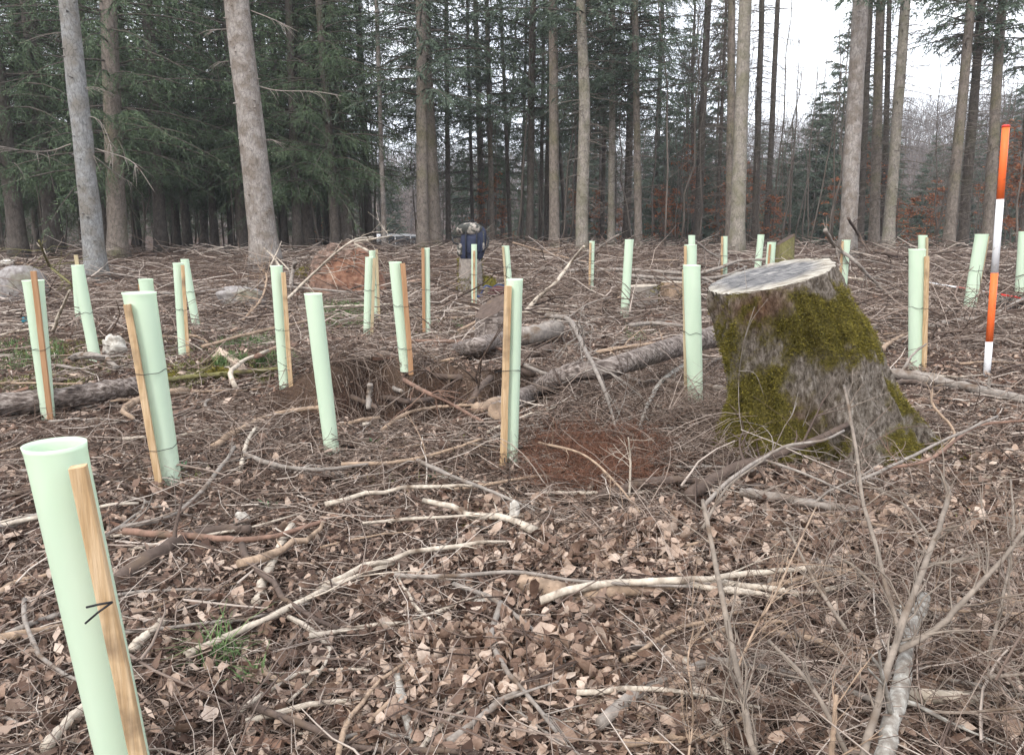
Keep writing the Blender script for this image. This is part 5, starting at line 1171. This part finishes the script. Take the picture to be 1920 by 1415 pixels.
g_ = G(14, 498); lump('stone', g_ + [0, 0, .05], (.16, .1, .08), M['pale_stone'], 'small far pale stone at the left edge', 'stone', 2, .3)
for px, py, s, lb in ((965, 985, (.022, .020, .055), 'white curved bark scrap standing in the litter below the middle shelter'), (905, 1140, (.035, .025, .022), 'white crumbly fungus scrap near the rotten log'), (455, 985, (.03, .02, .03), 'pale wood chip by the reddish stick'), (1620, 462, (.3, .2, .1), 'freshly split pale wood block in the far brushwood')):
    g_ = G(px, py); lump('bark_scrap', g_ + [0, 0, s[2] * .8], s, M['pale_stone'], lb, 'scrap', px % 7, .35, 2.0, 20, 14)
def mound():
    g_ = G(640, 552); n = 90; m = 60; u = np.linspace(-1, 1, n); v = np.linspace(-1, 1, m); U, W = np.meshgrid(u, v)
    R = np.hypot(U * (1 + .15 * W), W); h = np.clip(1 - R ** 2.6, 0, 1) ** .75
    h = h * (1 + .28 * fbm(U * 2.2 + 5, W * 2.2, 3)) + .18 * h * fbm(U * 9, W * 9, 3)
    X = U * .66 + .0; Y_ = W * .5 + .45 - .16 * h * (W < 0); Z = h * .86 - .06
    V = np.stack([X, Y_, Z], -1).reshape(-1, 3); i, j = np.meshgrid(np.arange(m - 1), np.arange(n - 1), indexing='ij'); q = np.stack([i * n + j, i * n + j + 1, (i + 1) * n + j + 1, (i + 1) * n + j], -1).reshape(-1, 4)
    root = empty('root_plate', g_, 'upturned root mound with an orange clay face below brush', 'earth mound')
    F_ = fbm(V[:, 0] * 2.2 + 9, V[:, 2] * 3, 3); face = sst(.0, .12, (.66 - V[:, 2]) * .9 + F_ * .9) * sst(-.35, -.05, V[:, 0] + F_) * sst(.0, .08, V[:, 2]) * (V[:, 1] < .4)
    m_ = bpy.data.materials.new('mound_earth'); m_.use_nodes = True; t = m_.node_tree; N = t.nodes; L = t.links; b = N['Principled BSDF']; b.inputs['Roughness'].default_value = .95
    co = N.new('ShaderNodeTexCoord'); n1 = N.new('ShaderNodeTexNoise'); n1.inputs['Scale'].default_value = 11; n1.inputs['Detail'].default_value = 8; L.new(co.outputs['Object'], n1.inputs[0])
    c1 = add_ramp(t, n1.outputs['Fac'], [(.3, (.05, .030, .022)), (.5, (.15, .095, .07)), (.7, (.28, .19, .15))]); c2 = add_ramp(t, n1.outputs['Fac'], [(.3, (.09, .038, .024)), (.5, (.20, .095, .058)), (.7, (.30, .17, .11))])
    at = N.new('ShaderNodeAttribute'); at.attribute_name = 'clay'; mx_ = N.new('ShaderNodeMix'); mx_.data_type = 'RGBA'; L.new(at.outputs['Fac'], mx_.inputs[0]); L.new(c1, mx_.inputs[6]); L.new(c2, mx_.inputs[7]); L.new(mx_.outputs[2], b.inputs['Base Color'])
    bm = N.new('ShaderNodeBump'); bm.inputs['Strength'].default_value = .9; bm.inputs['Distance'].default_value = .05; L.new(n1.outputs['Fac'], bm.inputs['Height']); L.new(bm.outputs[0], b.inputs['Normal'])
    mk('earth', V, [q], m_, root, attr={'clay': face})
    r = np.random.default_rng(5); k = 420; id_ = r.integers(0, len(V), k); id_ = id_[(V[id_, 2] > .30) | (rng.random(k) < .12)]; k = len(id_); mb = MB(); s = np.linspace(0, 1, 5); a = r.uniform(0, 6.28, k); l = r.uniform(.1, .42, k)
    q = V[id_][:, None, :] + np.stack([np.cos(a)[:, None] * s * l[:, None], np.sin(a)[:, None] * s * l[:, None] - .05 * s, l[:, None] * (.35 * s - .5 * s ** 2)], -1)
    mb.add(*tubes(q, np.linspace(.008, .003, 5)[None] * np.ones((k, 1)), 4, False)); mb.build('roots', M['brush'], root)['kind'] = 'stuff'
mound()
def stump(px, py, wpx, hpx, label, mt='log', top='pale', tilt=(0, 0), flare=1.35, moss=0, rot=0.0, seedv=1):
    g_ = G(px, py); Y = g_[1]; r = wpx / 2 * Y / F; h = hpx * Y / F; root = empty('tree_stump', g_, label, 'tree stump'); nu = 40; nv = 14; th = np.linspace(0, 2 * math.pi, nu, endpoint=False)
    rr = np.random.default_rng(seedv); a1 = rr.uniform(0, 6); V = []
    for t in np.linspace(0, 1, nv):
        R = r * (1 + (flare - 1) * (1 - t) ** 2.2 * (.6 + .5 * np.cos(5 * th + a1))) * (1 + .06 * np.sin(th * 13 + a1) + .10 * fbm(np.cos(th) * 3 + seedv, np.sin(th) * 3 + t * 2, 3))
        zt = h * (1 + tilt[0] * np.cos(th) + tilt[1] * np.sin(th)); V.append(np.stack([R * np.cos(th), R * np.sin(th), -.06 + t * (zt + .06)], -1))
    V = np.concatenate(V); i, j = np.meshgrid(np.arange(nv - 1), np.arange(nu), indexing='ij'); j2 = (j + 1) % nu; q = np.stack([i * nu + j, i * nu + j2, (i + 1) * nu + j2, (i + 1) * nu + j], -1).reshape(-1, 4)
    o = mk('bark', V, [q], STK[mt] if mt in STK else M[mt], root); rim = V[-nu:]; c = rim.mean(0)
    CV = np.concatenate([c + (rim - c) * f + [0, 0, .003] for f in (1.01, .8, .5, .2)]); i, j = np.meshgrid(np.arange(3), np.arange(nu), indexing='ij'); j2 = (j + 1) % nu
    q = np.stack([i * nu + j, i * nu + j2, (i + 1) * nu + j2, (i + 1) * nu + j], -1).reshape(-1, 4)
    mk('cut_face', CV, [q, np.array([np.arange(nu) + 3 * nu])], STK[top], root)
    if moss:
        n = moss; a = rr.uniform(0, 6.28, n); t = rr.random(n) ** 1.4; R = r * (1 + (flare - 1) * (1 - t) ** 2.2 * .8); k = fbm(a * 1.2 + 7, t * 3 + seedv, 3) > .0; a, t, R = a[k], t[k], R[k]; n = len(a)
        nr_ = np.stack([np.cos(a), np.sin(a), .3 + 0 * a], -1); B = np.stack([R * np.cos(a), R * np.sin(a), t * h], -1); dr = nr_ + rr.normal(0, .6, (n, 3)); sd_ = np.cross(dr, rr.normal(0, 1, (n, 3))); sd_ /= np.linalg.norm(sd_, axis=1, keepdims=True)
        mk('moss', np.stack([B - sd_ * .008, B + sd_ * .008, B + dr * .03], 1).reshape(-1, 3), [(np.arange(n) * 3)[:, None] + np.arange(3)], M['moss'], root, smooth=False)
    return root, g_, h
bs, bg_, bh = stump(882, 548, 42, 62, 'tall mossy-footed stump carrying the backpack', 'grey', 'pale', moss=1500, seedv=4)
stump(1200, 572, 62, 36, 'low split old stump behind the stakeless shelter', 'grey', 'pale', (.05, .0), 1.3, 700, seedv=6)
stump(1262, 567, 46, 38, 'low pale-topped stump part with mossy crack beside the lined up shelters', 'tan', 'pale', (.0, .0), 1.2, 500, seedv=7)
stump(926, 640, 66, 66, 'slanting grey bark stump behind the middle shelter', 'log', 'dark', (.25, .2), 1.25, 0, seedv=8)
stump(1245, 502, 55, 14, 'dark hollow stump far behind the lined up shelters', 'dark', 'tan', seedv=9)
stump(1470, 500, 30, 50, 'dark stump behind the mossy stump cut', 'mossy', 'dark', (.2, 0), 1.5, seedv=10)
stump(1160, 575, 14, 18, 'small orange rotten stub left of the low split stump', 'reddish', 'tan', (.2, 0), 1.5, seedv=12)
def mosslump(px, py, rx_, rz_, label, n=1500):
    g_ = G(px, py); V, Fs = blob((0, 0, 0), (rx_, rx_ * .8, rz_), px % 9, 30, 18, .25); root = empty('moss_cushion', g_ + [0, 0, rz_ * .3], label, 'moss', 'moss cushions'); 
    r = np.random.default_rng(px); id_ = r.integers(0, len(V), n); B = V[id_] + r.normal(0, .004, (n, 3)); nr_ = V[id_] / (np.linalg.norm(V[id_], axis=1, keepdims=True) + 1e-6); dr = nr_ + r.normal(0, .5, (n, 3)); sd_ = np.cross(dr, r.normal(0, 1, (n, 3))); sd_ /= np.linalg.norm(sd_, axis=1, keepdims=True); s = rx_ * .12
    V2 = np.stack([B - sd_ * s * .3, B + sd_ * s * .3, B + dr * s], 1).reshape(-1, 3)
    mk('cushion', np.concatenate([V, V2]), [Fs[0], (np.arange(n) * 3)[:, None] + np.arange(3) + len(V)], M['moss'], root)
mosslump(912, 548, .17, .18, 'bright moss hump right of the backpack stump'); mosslump(583, 520, .28, .14, 'moss cushion left of the orange earth mound'); mosslump(885, 990, .035, .022, 'small bright moss tuft beside the white bark scrap'); mosslump(1815, 866, .05, .025, 'moss-grown stick end right of the stump')
mosslump(315, 708, .10, .03, 'moss pad on the ground behind the tall wide shelter'); mosslump(410, 704, .13, .03, 'moss pad along the thin moss-flecked pole')

# ------------------------------------------------------------------ grass, turf, green sprigs
def blades(x, y, h, w_, lean=.5, zoff=0.0):
    n = len(x); z = ter(x, y) + zoff; az = rng.uniform(0, 6.28, n); H = h * rng.lognormal(0, .3, n); ln = lean * rng.random(n) * H; m = 4; t = np.linspace(0, 1, m)
    c = np.stack([x[:, None] + np.cos(az)[:, None] * ln[:, None] * t ** 2, y[:, None] + np.sin(az)[:, None] * ln[:, None] * t ** 2, z[:, None] + H[:, None] * (t - .35 * lean * t ** 2)], -1)
    sd_ = np.stack([-np.sin(az), np.cos(az), 0 * az], -1)[:, None, :] * (w_ * (1 - t * .9))[None, :, None]
    V = np.stack([c - sd_, c + sd_], 2).reshape(-1, 3); b_ = (np.arange(n) * m * 2)[:, None]; r_ = (np.arange(m - 1) * 2)[None, :]; s = b_ + r_
    return V, [np.stack([s, s + 1, s + 3, s + 2], -1).reshape(-1, 4)]
def tuft(px, py, n, rad, h, label, w_=.0022):
    g_ = G(px, py); a = rng.uniform(0, 6.28, n); R = rad * rng.random(n) ** .7; V, Fs = blades(g_[0] + R * np.cos(a), g_[1] + R * np.sin(a), h, w_, 1.3); o = mk('grass_tuft', V - g_, Fs, M['grass']); o.location = g_; tag(o, label, 'grass tuft', 'grass tufts in the near litter')
tuft(410, 1235, 90, .06, .10, 'fresh green grass tuft at the end of the long pale stick', .003); tuft(482, 1278, 34, .035, .06, 'small broad-bladed green tuft just below the larger one', .0045); tuft(1085, 1285, 60, .07, .05, 'thin pale green grass tuft in the bottom leaf patch', .0016)
mb = MB()
for n, x0, x1, y0, y1, h in ((3000, 590, 700, 570, 615, .09), (2600, 400, 560, 635, 690, .075), (1200, 0, 120, 640, 705, .06), (500, 1170, 1230, 610, 640, .04), (900, 330, 480, 610, 680, .05), (600, 800, 870, 600, 620, .05)):
    x, y = screen(n, x0, x1, y0, y1); k = fbm(x * 2.5, y * 2.5, 3) > -.08; mb.add(*blades(x[k], y[k], h, .004, 1.0))
tag(mb.build('grass', M['grass']), 'short green grass patches between the far left shelters', 'grass', kind='stuff')
mb = MB()
for n, x0, x1, y0, y1 in ((13000, -60, 360, 640, 745), (4500, 340, 560, 660, 720), (3000, 560, 900, 575, 640), (1500, 0, 620, 800, 900), (1200, 640, 1900, 820, 1000)):
    x, y = screen(n, x0, x1, y0, y1); k = fbm(x * 1.8 + 3, y * 1.8, 3) > .03; mb.add(*blades(x[k], y[k], .034, .0035, 1.2))
tag(mb.build('mossy_turf', M['drygrass']), 'low olive moss and dry grass on the hump at the left', 'moss', kind='stuff')
M['sprig'] = mat('dark_green_leaf', [(0, (.02, .06, .025)), (1, (.06, .14, .06))], scale=4, island=.7, rough=.5)
for px, py, lb in ((342, 886, 'small dark green sprig at the foot of the tall wide shelter'), (505, 955, 'small green sprig amid sticks in the middle left'), (700, 835, 'green twig tip near the stakeless shelter'), (818, 905, 'small green seedling left of the middle shelter')):
    g_ = G(px, py); n = 16; a = rng.uniform(0, 6.28, n); V = []
    for k in range(n):
        d = np.array([math.cos(a[k]), math.sin(a[k]), rng.uniform(.2, .9)]); s = np.array([-d[1], d[0], 0]); l = rng.uniform(.02, .035); o_ = d * rng.uniform(0, .02); V += [o_, o_ + d * l * .5 + s * l * .22, o_ + d * l, o_ + d * l * .5 - s * l * .22]
    o = mk('green_sprig', np.array(V), [np.arange(n * 4).reshape(-1, 4)], M['sprig'], smooth=False); o.location = g_ + [0, 0, .01]; tag(o, lb, 'plant', 'green sprigs')

# ------------------------------------------------------------------ backpack and bags
M['navy'] = mat('navy_pack_fabric', [(0, (.012, .015, .03)), (.5, (.025, .03, .055)), (1, (.05, .055, .085))], scale=9, rough=.8, bump=.4)
M['camo'] = mat('camouflage_fabric', [(0, (.03, .03, .028)), (.48, (.05, .05, .045)), (.52, (.22, .20, .17)), (.62, (.34, .30, .27)), (.66, (.06, .06, .055)), (1, (.08, .08, .07))], scale=9, rough=.85, detail=2)
M['maroon'] = mat('maroon_fabric', [(0, (.05, .018, .02)), (1, (.12, .045, .05))], scale=7, rough=.8, bump=.4)
M['blue'] = mat('blue_strap', [(0, (.03, .05, .13)), (1, (.05, .08, .2))], scale=7, rough=.7)
def pack():
    c = bg_ + [.02, -.02, bh]; s = bg_[1] / F * .92; root = empty('backpack', c, 'dark blue backpack with camouflage patches resting on the tall mossy stump', 'backpack')
    W = 26 * s; H = 36 * s
    V, Fs = blob((0, 0, H * .80), (W, W * .62, H), 2, 36, 24, .10, power=3.2); V[:, 0] += (V[:, 2]) * .12; mk('body', V, Fs, M['navy'], root)
    V, Fs = blob((-.02, -.02, H * 1.62), (W * .98, W * .72, H * .34), 5, 30, 16, .14, power=2.6); mk('lid', V, Fs, M['camo'], root)
    V, Fs = blob((W * .15, -W * .55, H * .75), (W * .6, W * .25, H * .5), 6, 24, 16, .08, power=3); mk('front_pocket', V, Fs, M['navy'], root)
    V, Fs = blob((-W * .82, -W * .2, H * .5), (W * .28, W * .35, H * .36), 7, 20, 14, .12, power=3); mk('side_pocket', V, Fs, M['camo'], root)
    V, Fs = blob((W * .85, -W * .15, H * 1.0), (W * .25, W * .4, H * .65), 9, 20, 14, .12, power=3); mk('side_pocket', V, Fs, M['camo'], root)
    for xx in (-.35, .45):
        mb = MB(); mb.tube([[W * xx, -W * .55, H * 1.75], [W * xx * 1.05, -W * .86, H * 1.2], [W * xx, -W * .85, H * .5], [W * xx, -W * .6, H * .05]], .011, 6); mb.build('strap', M['black'], root)
    mb = MB(); mb.tube(spline([[-W * .2, 0, H * 1.9], [-W * .1, 0, H * 2.08], [W * .2, 0, H * 2.08], [W * .3, 0, H * 1.9]], 10), .012, 6); mb.build('handle', M['black'], root)
    mb = MB(); mb.tube(spline([[-W * .8, -.05, H * 1.2], [-W * 1.35, -.08, H * 1.15], [-W * 1.3, -.1, H * .9], [-W * .9, -.1, H * .8]], 10), .013, 6); mb.build('waist_belt', M['black'], root)
    mb = MB(); mb.tube(spline([[W * .85, 0, H * 1.5], [W * 1.3, -.05, H * 1.1], [W * 1.25, -.1, H * .7], [W * .9, -.1, H * .4]], 10), .016, 6); mb.build('shoulder_strap', M['black'], root)
pack()
g_ = G(935, 556); root = empty('duffel_bag', g_, 'small maroon bag with blue straps lying right of the backpack stump', 'bag')
V, Fs = blob((0, 0, .07), (.17, .10, .09), 3, 28, 18, .12, power=2.6); mk('body', V, Fs, M['maroon'], root)
mb = MB(); mb.tube(spline([[-.10, -.06, .14], [-.2, -.1, .17], [-.26, -.1, .06], [-.32, -.1, .01], [-.24, -.12, .02]], 14), .014, 6); mb.build('strap', M['blue'], root)
mb = MB(); mb.tube(spline([[-.08, -.03, .15], [0, -.04, .19], [.1, -.03, .16]], 8), .010, 6); mb.build('handle', M['blue'], root)
g_ = G(1885, 578); root = empty('tool_bag', g_, 'black open bag lying in the brush behind the striped pole', 'bag')
V, Fs = blob((0, 0, .04), (.24, .12, .065), 4, 28, 18, .2, power=2.6); mk('body', V, Fs, M['black'], root)
V, Fs = blob((.03, -.01, .105), (.22, .10, .03), 6, 28, 14, .3, power=2.6); mk('flap', V, Fs, M['camo'], root)
g_ = G(50, 622); V, Fs = blob((0, 0, .03), (.04, .03, .035), 6, 16, 12, .2); M['teal'] = mat('teal_cloth', [(0, (.02, .12, .16)), (1, (.04, .2, .25))], rough=.7); o = mk('rag', V, Fs, M['teal']); o.location = g_ + [0, 0, .1]; tag(o, 'small teal rag in the twigs by the shelter before the boulder', 'rag')

# ------------------------------------------------------------------ parked van far behind
M['van_white'] = mat('white_car_paint', [(0, (.62, .63, .64)), (1, (.72, .72, .73))], rough=.3, spec=.5)
M['glass'] = mat('dark_car_glass', [(0, (.012, .015, .02)), (1, (.03, .035, .045))], rough=.08, spec=.8)
M['rubber'] = mat('tyre_rubber', [(0, (.015, .015, .015)), (1, (.03, .03, .03))], rough=.85)
M['tail'] = mat('red_lamp', [(0, (.4, .02, .02)), (1, (.5, .03, .03))], rough=.3)
def van(px, ytop, D, label, L=4.9, H=1.95, name='parked_van', yaw=.35):
    t = P(px, ytop, D); root = empty(name, (t[0], D, t[2] - H), label, 'van'); root.rotation_euler = (0, 0, yaw)
    prof = [(-L / 2, .35), (-L / 2, 1.15), (-L / 2 + .1, H - .15), (-L / 2 + .35, H), (L * .12, H), (L * .22, H - .1), (L * .36, 1.15), (L / 2 - .1, .95), (L / 2, .7), (L / 2, .35)]
    n = len(prof); V = []; 
    for y, ins in ((-.9, 0), (.9, 0)):
        for (x, z) in prof: V.append([x, y * (1 - .10 * max(0, (z - 1.0))), z])
    q = [[i, (i + 1) % n, n + (i + 1) % n, n + i] for i in range(n)]
    mk('body', np.array(V), [np.array(q), np.array([list(range(n))[::-1]]), np.array([list(range(n, 2 * n))])], M['van_white'], root, smooth=False)
    for y in (-.885, .885):
        s = 1 if y > 0 else -1
        for x0, x1, nm in ((-L * .44, -L * .20, 'side_window'), (-L * .18, L * .06, 'side_window'), (L * .08, L * .26, 'side_window')):
            V = [[x0, s * .895, 1.18], [x1 + (.12 if x1 > L * .2 else 0), s * .895, 1.18], [x1 - (.05 if x1 > L * .2 else 0), s * .84, 1.66], [x0, s * .84, 1.66]]; V = V + [[a, b - s * .03, c] for a, b, c in V]
            mk(nm, np.array(V), [np.array([[0, 1, 2, 3], [4, 7, 6, 5], [0, 4, 5, 1], [1, 5, 6, 2], [2, 6, 7, 3], [3, 7, 4, 0]])], M['glass'], root, smooth=False)
    mk('windscreen', np.array([[L * .225, -.75, H - .14], [L * .225, .75, H - .14], [L * .355, .8, 1.2], [L * .355, -.8, 1.2]]) + [.02, 0, .02], [np.array([[0, 1, 2, 3]])], M['glass'], root, smooth=False)
    mk('rear_window', np.array([[-L / 2 - .01, -.7, 1.2], [-L / 2 - .01, .7, 1.2], [-L / 2 + .08, .68, 1.7], [-L / 2 + .08, -.68, 1.7]]), [np.array([[0, 1, 2, 3]])], M['glass'], root, smooth=False)
    for x in (-L * .31, L * .31):
        for y in (-.82, .82):
            mb = MB(); mb.tube([[x, y - .1, .33], [x, y, .33], [x, y + .1, .33]], .33, 20); w_ = mb.build('wheel', M['rubber'], root)
    for y in (-.8, .8):
        mb = MB(); mb.box((-L / 2 - .02, y - .07, .85), (-L / 2 + .04, y + .07, 1.2)); mb.build('tail_light', M['tail'], root)
        mb = MB(); mb.box((L / 2 - .08, y - .12, .7), (L / 2 + .02, y + .12, .85)); mb.build('headlight', M['pole_white'], root)
van(752, 439, 46, 'white van parked beyond the trunks, half hidden by the ground', 1.9 * 1.9, 1.75, yaw=.5)

# ------------------------------------------------------------------ the air: faint haze between the trees
hz = mk('haze', np.array([[x, y, z] for x in (-245, 245) for y in (-245, 245) for z in (-6, 60)], float), [np.array([[0, 1, 3, 2], [4, 6, 7, 5], [0, 4, 5, 1], [2, 3, 7, 6], [0, 2, 6, 4], [1, 5, 7, 3]])], M['black'], smooth=False)
hm = bpy.data.materials.new('haze_air'); hm.use_nodes = True; t = hm.node_tree; t.nodes.clear(); out = t.nodes.new('ShaderNodeOutputMaterial'); pv = t.nodes.new('ShaderNodeVolumePrincipled')
pv.inputs['Density'].default_value = .0012; pv.inputs['Color'].default_value = (.86, .90, .95, 1); pv.inputs['Anisotropy'].default_value = .2
t.links.new(pv.outputs[0], out.inputs['Volume']); hz.data.materials.clear(); hz.data.materials.append(hm); tag(hz, 'faint bluish haze in the air of the clearing and woods', 'haze', kind='stuff')
S.cycles.volume_bounces = 0
